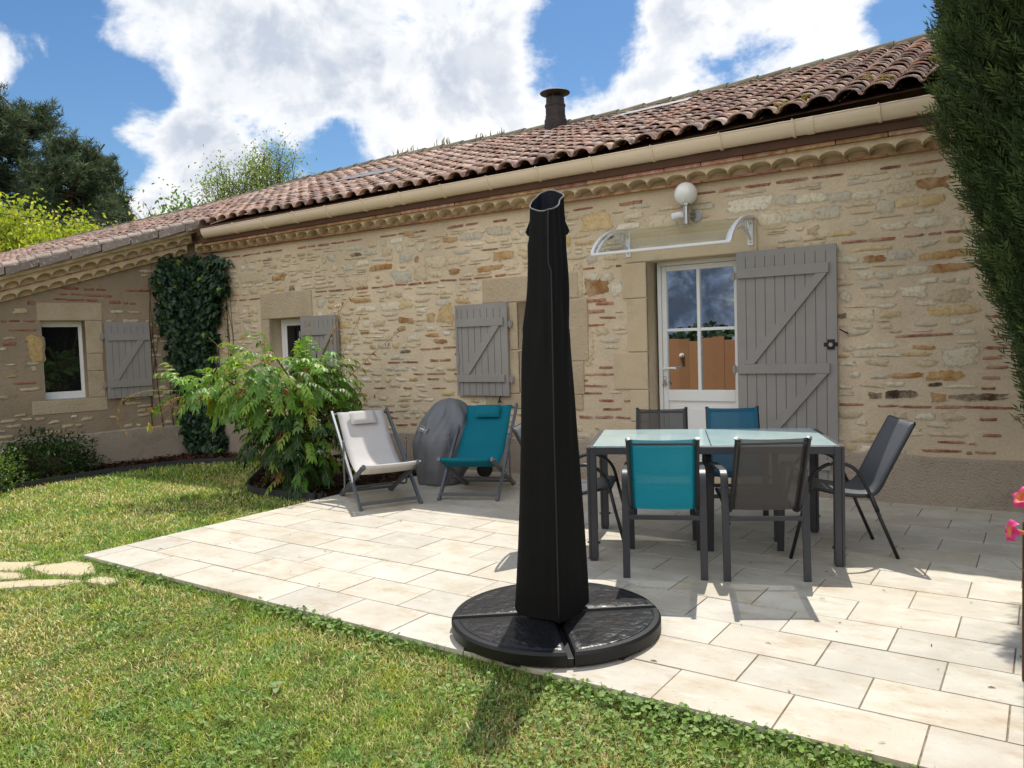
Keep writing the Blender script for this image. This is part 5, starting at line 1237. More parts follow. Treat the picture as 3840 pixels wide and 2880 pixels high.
def pick(pal, n, lo=.8, hi=1.2):
    p = np.array([lin(c) for c in pal]); return p[RS.randint(len(p), size=n)] * RS.uniform(lo, hi, (n, 1))
def rdir(n):
    v = RS.normal(size=(n, 3)); return unr(v)
M['bark_w'] = mat('grey_brown_bark', (92, 76, 60), 0.9, 0.3, 18, 0.8, 40, spec=0.1, bdist=.01)
M['leaf'] = leafmat('broad_leaf', .44, .42, .4)
M['ivy'] = leafmat('ivy_leaf', .42, .12, .4)
M['needle'] = leafmat('needle', .6, .12, .2)
M['grassm'] = leafmat('grass_blade', .55, .20, .25, tcol=(1.2, 1.25, .6))

# ---- climbing shrub with long hanging compound leaves
wv = np.array((.84, .55, 0)); wd = np.array((-.55, .84, 0)); wc = np.array((-6.1, 5.5, 0))
shrub = empty('leafy_shrub', (-6.15, 5.55, LZ)); tag(shrub, 'large green wisteria-like shrub with long tendrils in the bark bed', 'shrub')
mb = MB(); stems = []
def W3(s, d, z): return wc + wv * s + wd * d + np.array((0, 0, z))
for (s, d, z) in [(-.35, 0, 1.42), (.1, .1, 1.40), (-.9, -.05, 1.20), (.35, .05, 1.0), (-.6, .15, 1.1), (-1.25, -.05, 1.10), (.2, -.15, .7), (-.2, -.2, .9), (0.0, .2, 1.3)]:
    b = W3(RS.normal(-.05, .05), RS.normal(0, .05), LZ); t = W3(s, d, z); m1 = b * .6 + t * .4 + np.array((0, 0, .25)) + RS.normal(0, .05, 3)
    p = spl([b, m1, t], 6); mb.taper(p, np.linspace(.026, .006, len(p)), 7); stems.append(p)
mb.build('stem', M['bark_w'], shrub, smooth=True)
blobs = [((-.34, 0, 1.08), (.44, .36, .27), 140), ((-.10, 0, .95), (.38, .36, .34), 110), ((-.80, -.05, 1.02), (.32, .24, .14), 52), ((-1.12, -.05, 1.0), (.20, .16, .08), 22), ((-.02, 0, .62), (.36, .32, .30), 110), ((-.18, -.1, .48), (.30, .28, .24), 64), ((.14, .05, .98), (.20, .22, .34), 60), ((.02, -.15, .22), (.24, .22, .16), 36)]
BP = []; BD = []
for (c, r, k) in blobs:
    v = rdir(k); v[:, 2] = np.abs(v[:, 2]) * np.where(RS.rand(k) < .75, 1, -1) if False else v[:, 2]
    rad = RS.uniform(.55, 1.0, k) ** .5
    loc = np.array(c) + v * np.array(r) * rad[:, None]
    BP.append(wc + loc[:, :1] * wv + loc[:, 1:2] * wd + np.array((0, 0, 1.)) * loc[:, 2:3])
    out = v[:, :1] * wv + v[:, 1:2] * wd + np.array((0, 0, 1.)) * (v[:, 2:3] * .5 + .35)
    BD.append(unr(out + RS.normal(0, .35, (k, 3))))
BP = np.concatenate(BP); BD = np.concatenate(BD)
# compound leaves
P = []; D = []; Nn = []; Ln = []; Wd = []; C = []; rach = MB()
gp = [(104, 146, 46), (122, 160, 56), (88, 130, 46), (142, 172, 64), (92, 134, 52), (112, 150, 76), (150, 170, 70)]
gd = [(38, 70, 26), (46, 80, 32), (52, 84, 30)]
br = [(150, 96, 48), (134, 82, 44), (166, 116, 58)]
for i in range(len(BP)):
    L_ = RS.uniform(.22, .36); np_ = RS.randint(5, 8); d = BD[i].copy(); p = BP[i].copy(); side = unr(np.cross(d, (0, 0, 1.))[None])[0]
    young = RS.rand() < .10; pal = br if young else (gp if BP[i][2] > .75 or RS.rand() < .35 else gd); col = np.array(lin(pal[RS.randint(len(pal))])) * RS.uniform(.8, 1.25)  # high leaves coloured sunlit green, most low ones dark like the shaded interior
    steps = np_ + 1; sc = .65 if young else 1; pts = [p.copy()]
    for k in range(steps):
        p = p + d * L_ / steps; d = un(d + np.array((0, 0, -.20)))
        pts.append(p.copy())
        if k == 0: continue
        up = un(np.cross(side, d));  up = up if up[2] > 0 else -up
        for s in ((-1, 1) if k < steps - 1 else (-1, 1, 0)):
            ld = un(d * (.70 if s else 1.2) + side * s * .75 + np.array((0, 0, -.25)) + RS.normal(0, .10, 3))
            P.append(p.copy()); D.append(ld); Nn.append(up + RS.normal(0, .15, 3)); Ln.append(RS.uniform(.058, .090) * sc); Wd.append(RS.uniform(.024, .034) * sc); C.append(col * RS.uniform(.88, 1.12))
    rach.tube(pts, .0016, 4)
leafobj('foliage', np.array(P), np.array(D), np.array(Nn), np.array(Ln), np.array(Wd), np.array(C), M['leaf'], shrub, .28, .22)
M['tendril'] = mat('tendril', (150, 140, 84), .6, .2, 20, .1, 80)
rach.build('leaf_stalk', M['tendril'], shrub)
# tendrils waving past the crown
P = []; D = []; Nn = []; Ln = []; Wd = []; C = []
tend = [[(-1.3, 1.02), (-1.62, 1.03), (-1.86, .93), (-1.93, .72), (-1.80, .55)], [(-1.3, .95), (-1.52, .80), (-1.62, .84), (-1.55, .86)], [(-1.25, .9), (-1.50, .68), (-1.62, .66), (-1.60, .72)],
        [(.20, 1.3), (.36, 1.75), (.40, 1.93)], [(.15, 1.3), (.32, 1.72), (.50, 1.93), (.52, 2.02)], [(.3, 1.2), (.52, 1.62), (.66, 1.93)], [(.38, 1.05), (.70, 1.35), (.92, 1.52), (.97, 1.60)], [(.05, 1.4), (.07, 1.65), (.09, 1.80)], [(-.9, 1.18), (-.80, 1.35), (-.98, 1.56)], [(.3, .5), (.6, .85), (.85, 1.02)], [(-.42, 1.4), (-.40, 1.6)]]
for ti, t in enumerate(tend):
    p = spl([W3(s, RS.normal(.0, .03), z) for s, z in t], 7); mb = MB(); mb.taper(p, np.linspace(.0042, .0014, len(p)), 5); mb.build('tendril', M['tendril'], shrub, smooth=True)
    for k in range(3, len(p) - 2, 2):
        if RS.rand() < .75:
            for q in range(RS.randint(2, 5)):
                P.append(p[k] + RS.normal(0, .012, 3)); D.append(un(rdir(1)[0] * .7 + np.array((0, 0, -.7)))); Nn.append(rdir(1)[0]); Ln.append(RS.uniform(.025, .055)); Wd.append(RS.uniform(.008, .018)); C.append(np.array(lin(br[RS.randint(3)] if ti > 2 or RS.rand() < .6 else (150, 160, 60))) * RS.uniform(.8, 1.3))
leafobj('young_leaves', np.array(P), np.array(D), np.array(Nn), np.array(Ln), np.array(Wd), np.array(C), M['leaf'], shrub)

# ---- ivy climbing the inner corner
ivy = empty('ivy', (-9.7, 6.8, LZ)); tag(ivy, 'dark green ivy climbing the inside corner of the house', 'ivy')
def ivy_field(n, F, alo, ahi, out):
    z = RS.uniform(0.02, 2.80, n); z -= (z > 2.55) * np.abs(RS.normal(0, .12, n)); lo = np.interp(z, *alo); hi = np.interp(z, *ahi) + .05 * np.sin(z * 17) + .04 * np.sin(z * 31 + 1); lo = lo - .04 * np.sin(z * 13 + 2); a = lo + (hi - lo) * RS.uniform(0, 1, n) + RS.normal(0, .03, n)
    o = RS.uniform(.02, .22, n) ** 1.0 * out(z) + .02
    Pq = np.array([F(x, y, q) for x, y, q in zip(a, o, z)])
    return Pq
n1 = 4200
Pm = ivy_field(n1, FM, ([0, .3, .6, 1.2, 1.5, 1.9, 2.2, 2.8], [-9.85] * 8), ([0, .3, .55, .9, 1.3, 1.6, 2.0, 2.3, 2.62, 2.75], [-9.38, -9.36, -9.62, -9.60, -9.56, -9.50, -9.33, -9.16, -9.10, -9.28]), lambda z: np.interp(z, [0, .6, 1.5, 2.5, 2.8], [1.0, .7, 1.0, 1.0, .5]))
n2 = 2600
Pw = ivy_field(n2, FW, ([0, .5, 1.0, 1.4, 1.75, 2.0, 2.64, 2.75], [-.30, -.38, -.42, -.46, -.60, -.66, -.64, -.50]), ([0, 2.8], [-.02, -.02]), lambda z: np.interp(z, [0, 1.5, 2.5, 2.8], [.9, .9, .9, .4]))
def put_ivy(nm, Pq, nrm):
    n = len(Pq); Nn = unr(np.array(nrm)[None] * .9 + np.array((0, 0, .45)) + RS.normal(0, .38, (n, 3))); Dd = unr(np.array((0, 0, -1.0))[None] + np.array(nrm)[None] * .25 + RS.normal(0, .45, (n, 3)))
    L_ = RS.uniform(.055, .095, n); C = pick([(34, 58, 36), (44, 70, 40), (30, 50, 34), (54, 80, 44), (40, 66, 46)], n, .75, 1.3)
    y = RS.rand(n) < .012; C[y] = lin((110, 130, 48))
    # five-pointed outline
    D_ = unr(Dd); S = unr(np.cross(D_, Nn)); Nn = np.cross(S, D_)
    outl = np.array([(-.12, 0), (-.02, .30), (.22, .50), (.30, .27), (.62, .30), (1.0, 0), (.62, -.30), (.30, -.27), (.22, -.50), (-.02, -.30)])
    V = np.zeros((n, 11, 3)); V[:, 0] = Pq + D_ * (L_ * .3)[:, None] + Nn * (L_ * .04)[:, None]
    for i, (a, b) in enumerate(outl): V[:, i + 1] = Pq + D_ * (a * L_)[:, None] + S * (b * L_)[:, None] - Nn * (L_ * (.06 + .12 * abs(b)))[:, None]
    T = np.array([(0, i + 1, (i + 1) % 10 + 1) for i in range(10)])
    F = (np.arange(n) * 11)[:, None, None] + T[None]
    raw_mesh(nm, V.reshape(-1, 3), F.reshape(-1, 3), M['ivy'], ivy, cols=np.repeat(C, 11, 0))
put_ivy('foliage', Pm, (0, -1, 0)); put_ivy('foliage', Pw, WN)
mb = MB()
for k in range(16):
    F, a = (FM, RS.uniform(-9.75, -9.2)) if k % 2 else (FW, RS.uniform(-.72, -.15)); z0 = RS.uniform(0, 1.4) if k > 3 else 0.0; z1 = RS.uniform(1.8, 2.75)
    p = spl([F(a + (RS.normal(0, .05)), .012, z0), F(a + RS.normal(0, .07), .012, (z0 * .6 + z1 * .4)), F(a + RS.normal(0, .07), .012, z1)], 8); mb.taper(p, np.linspace(.008, .002, len(p)), 5)
mb.build('vine_stem', M['bark_w'], ivy)

# ---- cypress at the right
cyx, cyy = 0.78, 5.6
cyp = empty('cypress', (cyx, cyy, LZ)); tag(cyp, 'tall dark columnar cypress in front of the wall end', 'tree')
zr = [.3, .55, .72, .915, 1.14, 1.42, 1.71, 2.0, 2.29, 2.59, 2.9, 3.45, 4.2, 5.2, 6.5, 7.6, 8.4]; rc = [v * .90 for v in (.45, .62, .70, .745, .785, .85, .955, 1.03, 1.10, 1.20, 1.255, 1.27, 1.25, 1.12, .82, .45, .05)]
mb = MB(); mb.taper([(cyx, cyy, LZ), (cyx + .02, cyy, 1.2), (cyx, cyy + .02, 4), (cyx, cyy, 7.5)], [.16, .14, .09, .02], 10); mb.build('trunk', M['bark_w'], cyp, smooth=True)
# added opaque core that keeps light from shining through the crown
mb = MB(); vs = []; fs = []; na = 40; zc = np.linspace(.62, 8.0, 46)
for i, z in enumerate(zc):
    for j in range(na):
        a = 2 * math.pi * j / na; r = np.interp(z, zr, rc) * (.70 + .07 * math.sin(5 * a + 2 * z) + .06 * math.sin(9 * a - 3.3 * z)); vs.append((cyx + r * math.cos(a), cyy + r * math.sin(a), z))
for i in range(len(zc) - 1):
    for j in range(na): fs.append((i * na + j, i * na + (j + 1) % na, (i + 1) * na + (j + 1) % na, (i + 1) * na + j))
fs.append(tuple(range(na - 1, -1, -1)))
M['cyin'] = mat('cypress_inner', (30, 40, 22), .9, .4, 6, 1.0, 14, spec=.1, c2=(44, 50, 28), bdist=.05)
mb.add(vs, fs); mb.build('light_block_core', M['cyin'], cyp, smooth=True)
def cypress_sprays(n, amin, amax, zlo, zhi, rlo, rhi):
    a = RS.uniform(amin, amax, n); z = RS.uniform(zlo, zhi, n)
    plume = .5 + .5 * np.sin(7 * a + 2.3 * np.sin(1.1 * z) + z * .7); plume2 = .5 + .5 * np.sin(11 * a - 1.9 * z + 1.0) * np.sin(5.3 * z + 4 * a)
    r = np.interp(z, zr, rc) * (rlo + (rhi - rlo) * RS.uniform(0, 1, n)) * (.87 + .10 * plume + .10 * plume2)
    B0 = np.stack([cyx + r * np.cos(a), cyy + r * np.sin(a), z], 1); out = np.stack([np.cos(a), np.sin(a), np.zeros(n)], 1)
    tang = np.stack([-np.sin(a), np.cos(a), np.zeros(n)], 1)
    ax = unr(out * RS.uniform(.25, .75, (n, 1)) + np.array((0, 0, 1.)) * RS.uniform(.5, 1.0, (n, 1)) + tang * RS.normal(0, .30, (n, 1)))
    pl = unr(np.cross(ax, unr(RS.normal(size=(n, 3))))); L_ = RS.uniform(.12, .24, n)
    nb = 15; V = []; C = []
    base = pick([(62, 78, 46), (72, 90, 52), (54, 70, 42), (84, 98, 54), (66, 80, 44)], n, .75, 1.2)
    for k in range(nb):
        t = (k + .5) / nb; s = 1 if k % 2 else -1
        if k == nb - 1: dd = ax; st = B0 + ax * (L_ * .85)[:, None]; ln = L_ * .28
        else:
            dd = unr(ax * .85 + pl * s * .62 + RS.normal(0, .14, (n, 3))); st = B0 + ax * (L_ * t * .95)[:, None]; ln = L_ * (.42 * (1 - t * .55))
        w = .0048
        sd = unr(np.cross(dd, np.cross(ax, pl) + RS.normal(0, .4, (n, 3))))
        tip = st + dd * ln[:, None]; md = st + dd * (ln * .45)[:, None]
        V.append(np.stack([st - sd * w * .5, md - sd * w, tip, md + sd * w], 1)); C.append(base * (.8 + .45 * t))
    V = np.stack(V, 1).reshape(-1, 3); C = np.repeat(np.stack(C, 1).reshape(-1, 3), 4, 0)
    return V, C
parts = [cypress_sprays(9000, R(165), R(285), .60, 4.3, .80, 1.06), cypress_sprays(5000, R(165), R(285), .60, 4.3, .62, .88), cypress_sprays(2600, R(-75), R(165), .60, 5, .8, 1.05), cypress_sprays(2200, 0, 6.28, 4.3, 8.3, .8, 1.05)]
V = np.concatenate([p[0] for p in parts]); C = np.concatenate([p[1] for p in parts])
raw_mesh('crown', V, np.arange(len(V)).reshape(-1, 4), M['needle'], cyp, cols=C)
mb = MB()
for (a, z) in ((R(246), 2.50), (R(252), 2.47), (R(236), 2.38), (R(243), 2.06), (R(245), 2.05), (R(228), 3.2)):
    r = np.interp(z, zr, rc) * 1.02; c = (cyx + r * math.cos(a), cyy + r * math.sin(a), z); mb.lathe([(.002, -.017), (.012, -.013), (.017, 0), (.012, .013), (.002, .017)], c, 9, axis=un((math.cos(a), math.sin(a), .3)))
M['cone'] = mat('cypress_cone', (150, 128, 96), .8, .3, 60, .8, 90); mb.build('cones', M['cone'], cyp)

# ---- trees beyond the roof
def polar(az, dist, z=0): return np.array((dist * math.sin(R(az)), dist * math.cos(R(az)), z))
def pine(az, dist, h, rad, label, seed, low=.25, conic=.6, n=1500, dens=14, dark=1.0):
    rs = np.random.RandomState(seed); b = polar(az, dist); t = empty('pine_tree', (b[0], b[1], LZ)); tag(t, label, 'tree', 'pines beyond the roof')
    mb = MB(); tr = [b + np.array((rs.normal(0, .12) * k, rs.normal(0, .12) * k, h * k / 6)) for k in range(7)]; mb.taper(tr, np.linspace(.30, .03, 7), 8)
    tips = []
    for k in range(70):
        f = rs.uniform(low, .97); p = b + np.array((0, 0, h * f)); prof = min(1, (f - low) / .2 + .35) * (1 - f) ** conic
        a = rs.uniform(0, 6.28); L_ = rad * prof * rs.uniform(.7, 1.25) + .2; d = np.array((math.cos(a), math.sin(a), rs.uniform(.05, .55)))
        q = p + d * L_ * np.array((1, 1, .8)); m = (p + q) / 2 + np.array((0, 0, -.1 * L_)); pts = spl([p, m, q], 4); mb.taper(pts, np.linspace(.055, .012, len(pts)), 5)
        m_ = max(3, int(n / 70 * (.4 + prof)))
        for j in range(m_):
            u = rs.uniform(.35, 1.0) ** .7; i = min(len(pts) - 1, int(u * (len(pts) - 1))); tips.append(np.array(pts[i]) + rs.normal(0, .13 + .22 * prof, 3) + np.array((0, 0, .12)))
    for k in range(30): tips.append(b + np.array((rs.normal(0, .12), rs.normal(0, .12), h * rs.uniform(.93, 1.0))))
    mb.build('trunk', M['bark_w'], t, smooth=True)
    T = np.array(tips); k = len(T); base = np.array([lin(c) for c in [(82, 96, 72), (94, 110, 80), (70, 86, 66), (104, 116, 86)]])[rs.randint(4, size=k)] * rs.uniform(.75, 1.15, (k, 1)) * dark
    V = []; C = []
    for j in range(dens):
        d = unr(rs.normal(size=(k, 3)) * np.array((1, 1, .7)) + np.array((0, 0, .75))); L_ = rs.uniform(.18, .38, (k, 1)); s = unr(np.cross(d, rs.normal(size=(k, 3)))) * .020
        o = T + rs.normal(0, .05, (k, 3)); V.append(np.stack([o - s, o + s, o + d * L_], 1)); C.append(base * rs.uniform(.8, 1.2, (k, 1)))
    V = np.concatenate(V).reshape(-1, 3); C = np.repeat(np.concatenate(C), 3, 0)
    raw_mesh('crown', V, np.arange(len(V)).reshape(-1, 3), M['needle'], t, cols=C)
pine(-67.0, 40, 12.6, 4.2, 'broad dark pine at the left edge of the picture beyond the roof', 1, conic=.42, n=3400)
pine(-64.4, 42, 13.0, 3.6, 'tallest dark pine beyond the roof', 2, conic=.40, n=3400)
pine(-62.1, 38, 10.5, 2.8, 'dark pine right of the tallest pine, beyond the roof', 3, conic=.42, n=2800)
pine(-60.4, 40, 10.4, 2.5, 'slender pointed pine, rightmost of the tall dark trees', 4, low=.15, conic=.62, n=2800)
pine(-58.95, 46, 9.2, .95, 'small lone fir top peeping over the roof', 5, low=.3, conic=.8, n=500)
def leafy_tree(name, az, dist, h, rx, rz, label, cat, seed, nleaf, pal, ls=(.07, .12), crown0=.6, spread=1.0, airy=0.0, group=None):
    rs = np.random.RandomState(seed); b = polar(az, dist); t = empty(name, (b[0], b[1], LZ)); tag(t, label, cat, group)
    mb = MB(); mb.taper([b, b + np.array((.1, 0, h * .35)), b + np.array((0, .1, h * .75))], [.16, .12, .04], 8); tips = []
    for k in range(46):
        a = rs.uniform(0, 6.28); st = b + np.array((0, 0, h * rs.uniform(.3, .75))); ph = rs.uniform(.1, 1.2); e = np.array((math.cos(a) * math.cos(ph) * rx, math.sin(a) * math.cos(ph) * rx, math.sin(ph) * rz)) * rs.uniform(.75, 1.02) + b + np.array((0, 0, h - rz))
        pts = spl([st, (st + e) / 2 + rs.normal(0, .15, 3), e], 5); mb.taper(pts, np.linspace(.03, .006, len(pts)), 5); tips += pts[4:]
        for q in range(5):
            i = rs.randint(4, len(pts)); e2 = pts[i] + rs.normal(0, .35, 3) + np.array((0, 0, .15)); mb.taper([pts[i], (pts[i] + e2) / 2 + rs.normal(0, .05, 3), e2], [.012, .008, .004], 4); tips += [e2, e2, (pts[i] + e2) / 2]
    mb.build('trunk', M['bark_w'], t, smooth=True)
    T = np.array(tips); i = rs.randint(len(T), size=nleaf); P = T[i] + rs.normal(0, .16 * spread, (nleaf, 3)); D = unr(rs.normal(size=(nleaf, 3)) + np.array((0, 0, -.3))); Nn = unr(rs.normal(size=(nleaf, 3)) + np.array((0, 0, 1.)))
    p = np.array([lin(c) for c in pal]); C = p[rs.randint(len(p), size=nleaf)] * rs.uniform(.75, 1.25, (nleaf, 1))
    L_ = rs.uniform(*ls, nleaf); leafobj('crown', P, D, Nn, L_, L_ * .5, C, M['leaf'], t)
yg = [(120, 146, 70), (134, 156, 80), (104, 132, 62), (146, 160, 92)]
leafy_tree('deciduous_tree', -52.0, 28, 8.1, 1.35, 2.1, 'airy pale green tree behind the roof, its lower left half', 'tree', 21, 5200, yg, (.06, .11), spread=1.25)
leafy_tree('deciduous_tree', -49.6, 29, 8.75, 1.15, 2.3, 'airy pale green tree behind the roof, taller on the right', 'tree', 22, 5200, yg, (.06, .11), spread=1.25)
lime = [(170, 182, 60), (150, 168, 56), (188, 194, 84), (130, 152, 50), (196, 190, 90)]
leafy_tree('bush', -66.6, 31, 6.6, 2.0, 2.6, 'bright yellow green bush at the left frame edge above the roof', 'bush', 31, 9000, lime, (.12, .20), spread=2.2)
leafy_tree('bush', -63.4, 33, 6.35, 1.7, 2.2, 'bright yellow green bush below the tallest pine', 'bush', 32, 6500, lime, (.12, .20), spread=2.0)
leafy_tree('bush', -61.4, 33, 6.3, 1.2, 1.8, 'small yellow green bush below the slender pine', 'bush', 33, 3500, lime, (.12, .20), spread=1.7)
leafy_tree('bush', -55.4, 30, 6.65, 1.1, 1.4, 'mid green bush showing over the roof left of the airy trees', 'bush', 34, 3500, [(96, 130, 54), (112, 146, 60), (80, 114, 48)], (.12, .20), spread=1.6)
leafy_tree('bush', -57.4, 30, 6.15, .5, .9, 'small yellow sprig of a bush just above the roof beside the fir', 'bush', 35, 500, lime, (.12, .20), spread=1.2)

# ---- roses and shrub by the wing
def low_bush(name, c, r, label, cat, seed, n, pal, ls, droop=.2, extra=None):
    rs = np.random.RandomState(seed); t = empty(name, (c[0], c[1], LZ)); tag(t, label, cat); mb = MB()
    v = unr(rs.normal(size=(n, 3))); v[:, 2] = np.abs(v[:, 2]); lump = 1 + .18 * np.sin(5 * v[:, 0] + seed) * np.sin(4 * v[:, 1] + 2) + .12 * np.sin(9 * v[:, 2] + 3 * v[:, 0])
    P = np.array((c[0], c[1], LZ + .05)) + v * np.array(r) * (rs.uniform(.4, 1, (n, 1)) ** .5) * lump[:, None]
    D = unr(v * .8 + rs.normal(0, .55, (n, 3))); Nn = unr(v * .4 + np.array((0, 0, .8)) + rs.normal(0, .3, (n, 3)))
    p = np.array([lin(q) for q in pal]); C = p[rs.randint(len(p), size=n)] * rs.uniform(.7, 1.25, (n, 1)); L_ = rs.uniform(*ls, n)
    for k in range(26):
        i = rs.randint(n); mb.taper(spl([np.array((c[0] + rs.normal(0, .06), c[1] + rs.normal(0, .06), LZ)), (P[i] + np.array((c[0], c[1], LZ))) / 2 + np.array((0, 0, .08)), P[i]], 4), np.linspace(.007, .002, 9), 5)
    mb.build('stem', M['bark_w'], t); leafobj('foliage', P, D, Nn, L_, L_ * .42, C, M['leaf'], t, droop)
    return t, rs
low_bush('leafy_bush', (-9.92, 4.75), (.52, .62, .46), 'low dark green bush against the shaded wing wall', 'bush', 41, 3800, [(50, 78, 34), (62, 92, 40), (42, 66, 30), (78, 104, 44)], (.035, .065))
rose, rs = low_bush('rose_bush', (-9.55, 3.85), (.52, .52, .42), 'rose bush with red flowers at the left edge of the lawn bed', 'bush', 42, 3200, [(84, 112, 50), (100, 128, 58), (66, 94, 42), (120, 140, 66)], (.03, .05))
M['petal'] = leafmat('rose_petal', .5, .25, .3, tcol=(1, .6, .6))
P = []; D = []; Nn = []; C = []; mb = MB()
for (x, y, z) in [(-9.25, 3.72, .68), (-9.22, 3.66, .60), (-9.12, 3.62, .34), (-9.10, 3.66, .32), (-9.05, 3.58, .12), (-9.15, 3.7, .30), (-9.4, 3.5, .42)]:
    mb.taper(spl([(x - .2, y + .1, LZ), (x - .08, y + .03, z * .7), (x, y, z)], 4), np.linspace(.006, .002, 9), 5)
    for k in range(16):
        v = unr(rs.normal(size=(1, 3)))[0]; P.append(np.array((x, y, z)) + v * .008); D.append(v); Nn.append(np.array((0, 0, 1.)) + v * .5); C.append(np.array(lin((196, 32, 66))) * rs.uniform(.7, 1.2))
n = len(P); leafobj('flowers', np.array(P), np.array(D), np.array(Nn), np.full(n, .026), np.full(n, .026), np.array(C), M['petal'], rose, 0.1, .5); mb.build('stem', M['tendril'], rose)

# ---- pink trumpet flowers in a wooden planter just off the right edge
pl = empty('planter', (.32, 3.1, 0)); tag(pl, 'brown wooden planter post at the right edge of the picture', 'planter')
M['plwood'] = mat('brown_planter_wood', (124, 88, 52), .75, .3, 12, .4, 40, c2=(92, 62, 36))
mb = MB(); mb.box(.0135, .055, 2.385, 2.43, 0, .63); mb.build('post', M['plwood'], pl, bevel=.003)
for k in range(4):
    z0_, z1_ = .04 + k * .14, .165 + k * .14
    for b in ((.0565, .618, 2.40, 2.42), (.0565, .618, 3.61, 3.63), (.025, .045, 2.432, 3.598), (.635, .655, 2.432, 3.598)):
        mb = MB(); mb.box(*b, z0_, z1_); mb.build('board', M['plwood'], pl, bevel=.003)
for b in ((.62, .66, 2.385, 2.43), (.0135, .055, 3.6, 3.645), (.62, .66, 3.6, 3.645)):
    mb = MB(); mb.box(*b, 0, .63); mb.build('post', M['plwood'], pl, bevel=.003)
mb = MB(); mb.box(.05, .63, 2.425, 3.605, .02, .50); mb.build('soil', M['bark'], pl)
tv_ = empty('trumpet_flower_plant', (.35, 3.15, .5)); tag(tv_, 'plant with pink trumpet flowers leaning in from the right edge', 'plant')
n = 2200; v = unr(RS.normal(size=(n, 3))); P = np.array((.40, 3.15, .86)) + v * np.array((.27, .52, .34)) * (RS.uniform(.3, 1, (n, 1)) ** .5); D = unr(v + RS.normal(0, .5, (n, 3))); Nn = unr(RS.normal(0, .4, (n, 3)) + np.array((0, 0, 1.)))
leafobj('foliage', P, D, Nn, RS.uniform(.05, .09, n), RS.uniform(.025, .04, n), pick([(58, 92, 44), (72, 108, 50), (50, 80, 38)], n), M['leaf'], tv_)
mb = MB(); fl = [((-.020, 3.3, .665), (-.9, -.35, .15)), ((.012, 3.3, .79), (-.6, -.6, .5)), ((.05, 3.32, .70), (-.5, -.7, .2))]
for k in range(14): q = P[RS.randint(n)]; mb.taper(spl([(.34 + RS.normal(0, .05), 3.1 + RS.normal(0, .12), .49), tuple((np.array((.36, 3.12, .55)) + q) / 2), tuple(q)], 4), np.linspace(.007, .002, 9), 5)
for c, d in fl: mb.taper(spl([(.30, 3.25, .74), (.14, 3.30, c[2] + .02), tuple(np.array(c) - un(d) * .075)], 5), np.linspace(.004, .002, 11), 5)
mb.taper(spl([(.2, 3.3, .66), (.05, 3.26, .535), (-.035, 3.25, .575)], 5), np.linspace(.003, .001, 11), 5)
mb.build('stem', M['tendril'], tv_)
M['pink'] = leafmat('pink_petal', .5, .3, .3, tcol=(1.1, .7, .9))
for c, d in fl:
    d = un(d); x = un(np.cross(d, (0, 0, 1.))); y = np.cross(x, d); c = np.array(c); V = []; F = []; C = []; na = 20
    for j, (r, h, colr) in enumerate(((.005, -.062, (238, 190, 140)), (.008, -.038, (240, 186, 146)), (.013, -.010, (236, 140, 120)), (.015, .0, (240, 170, 90)), (.029, .010, (236, 70, 150)), (.037, .005, (240, 90, 164)))):
        for k in range(na):
            a = 2 * math.pi * k / na; rr_ = r * (1 + (.16 * math.cos(5 * a) if j > 3 else 0)); V.append(c + d * (h - (.012 * (1 - math.cos(5 * a)) if j > 4 else 0)) + (x * math.cos(a) + y * math.sin(a)) * rr_); C.append(lin(colr))
    for j in range(5):
        for k in range(na): F.append((j * na + k, j * na + (k + 1) % na, (j + 1) * na + (k + 1) % na, (j + 1) * na + k))
    raw_mesh('flower', V, F, M['pink'], tv_, cols=C, smooth=True)

# ---- power lines far left
M['cable'] = mat('black_cable', (40, 42, 44), .6, 0, 5, 0)
for z0, z1, nm in ((9.53, 8.1, 'upper of two thin cables crossing in front of the pines'), (8.98, 8.1, 'lower of two thin cables crossing in front of the pines')):
    a = polar(-68, 30); b = polar(-53.6, 30); a[2] = 1.4 + 30 * math.tan(R(z0 + .05)); b[2] = 1.4 + 30 * math.tan(R(z1)); mb = MB()
    p = [a + (b - a) * t + np.array((0, 0, -.35 * 4 * t * (1 - t) * .25)) for t in np.linspace(0, 1, 14)]; mb.tube(p, .012, 5); tag(mb.build('power_line', M['cable']), nm, 'cable', 'cables beyond the roof')
# ---- weeds on the ridge
for i, (x, k, lb) in enumerate(((-9.05, 9, 'thin weed tuft on the roof ridge, leftmost of the ridge weeds'), (-8.75, 8, 'thin weed tuft on the ridge next to the leftmost one'), (-8.12, 16, 'tallest weed tuft on the roof ridge left of the stove pipe'), (-7.0, 8, 'thin weed tuft on the ridge nearest the stove pipe'), (-7.3, 6, 'small weed tuft on the ridge between the tallest and the nearest one'))):
    mb = MB()
    for j in range(k):
        xx = x + RS.normal(0, .09); h = RS.uniform(.05, .13) * (1.25 if i == 2 else 1); z = float(Z1(xx)) + .09; mb.taper([(xx, YR, z), (xx + RS.normal(0, .012), YR, z + h * .6), (xx + RS.normal(0, .02), YR, z + h)], [.006, .007, .002], 5)
    tag(mb.build('weed_tuft', M['tendril']), lb, 'weed', 'weeds on the roof ridge')
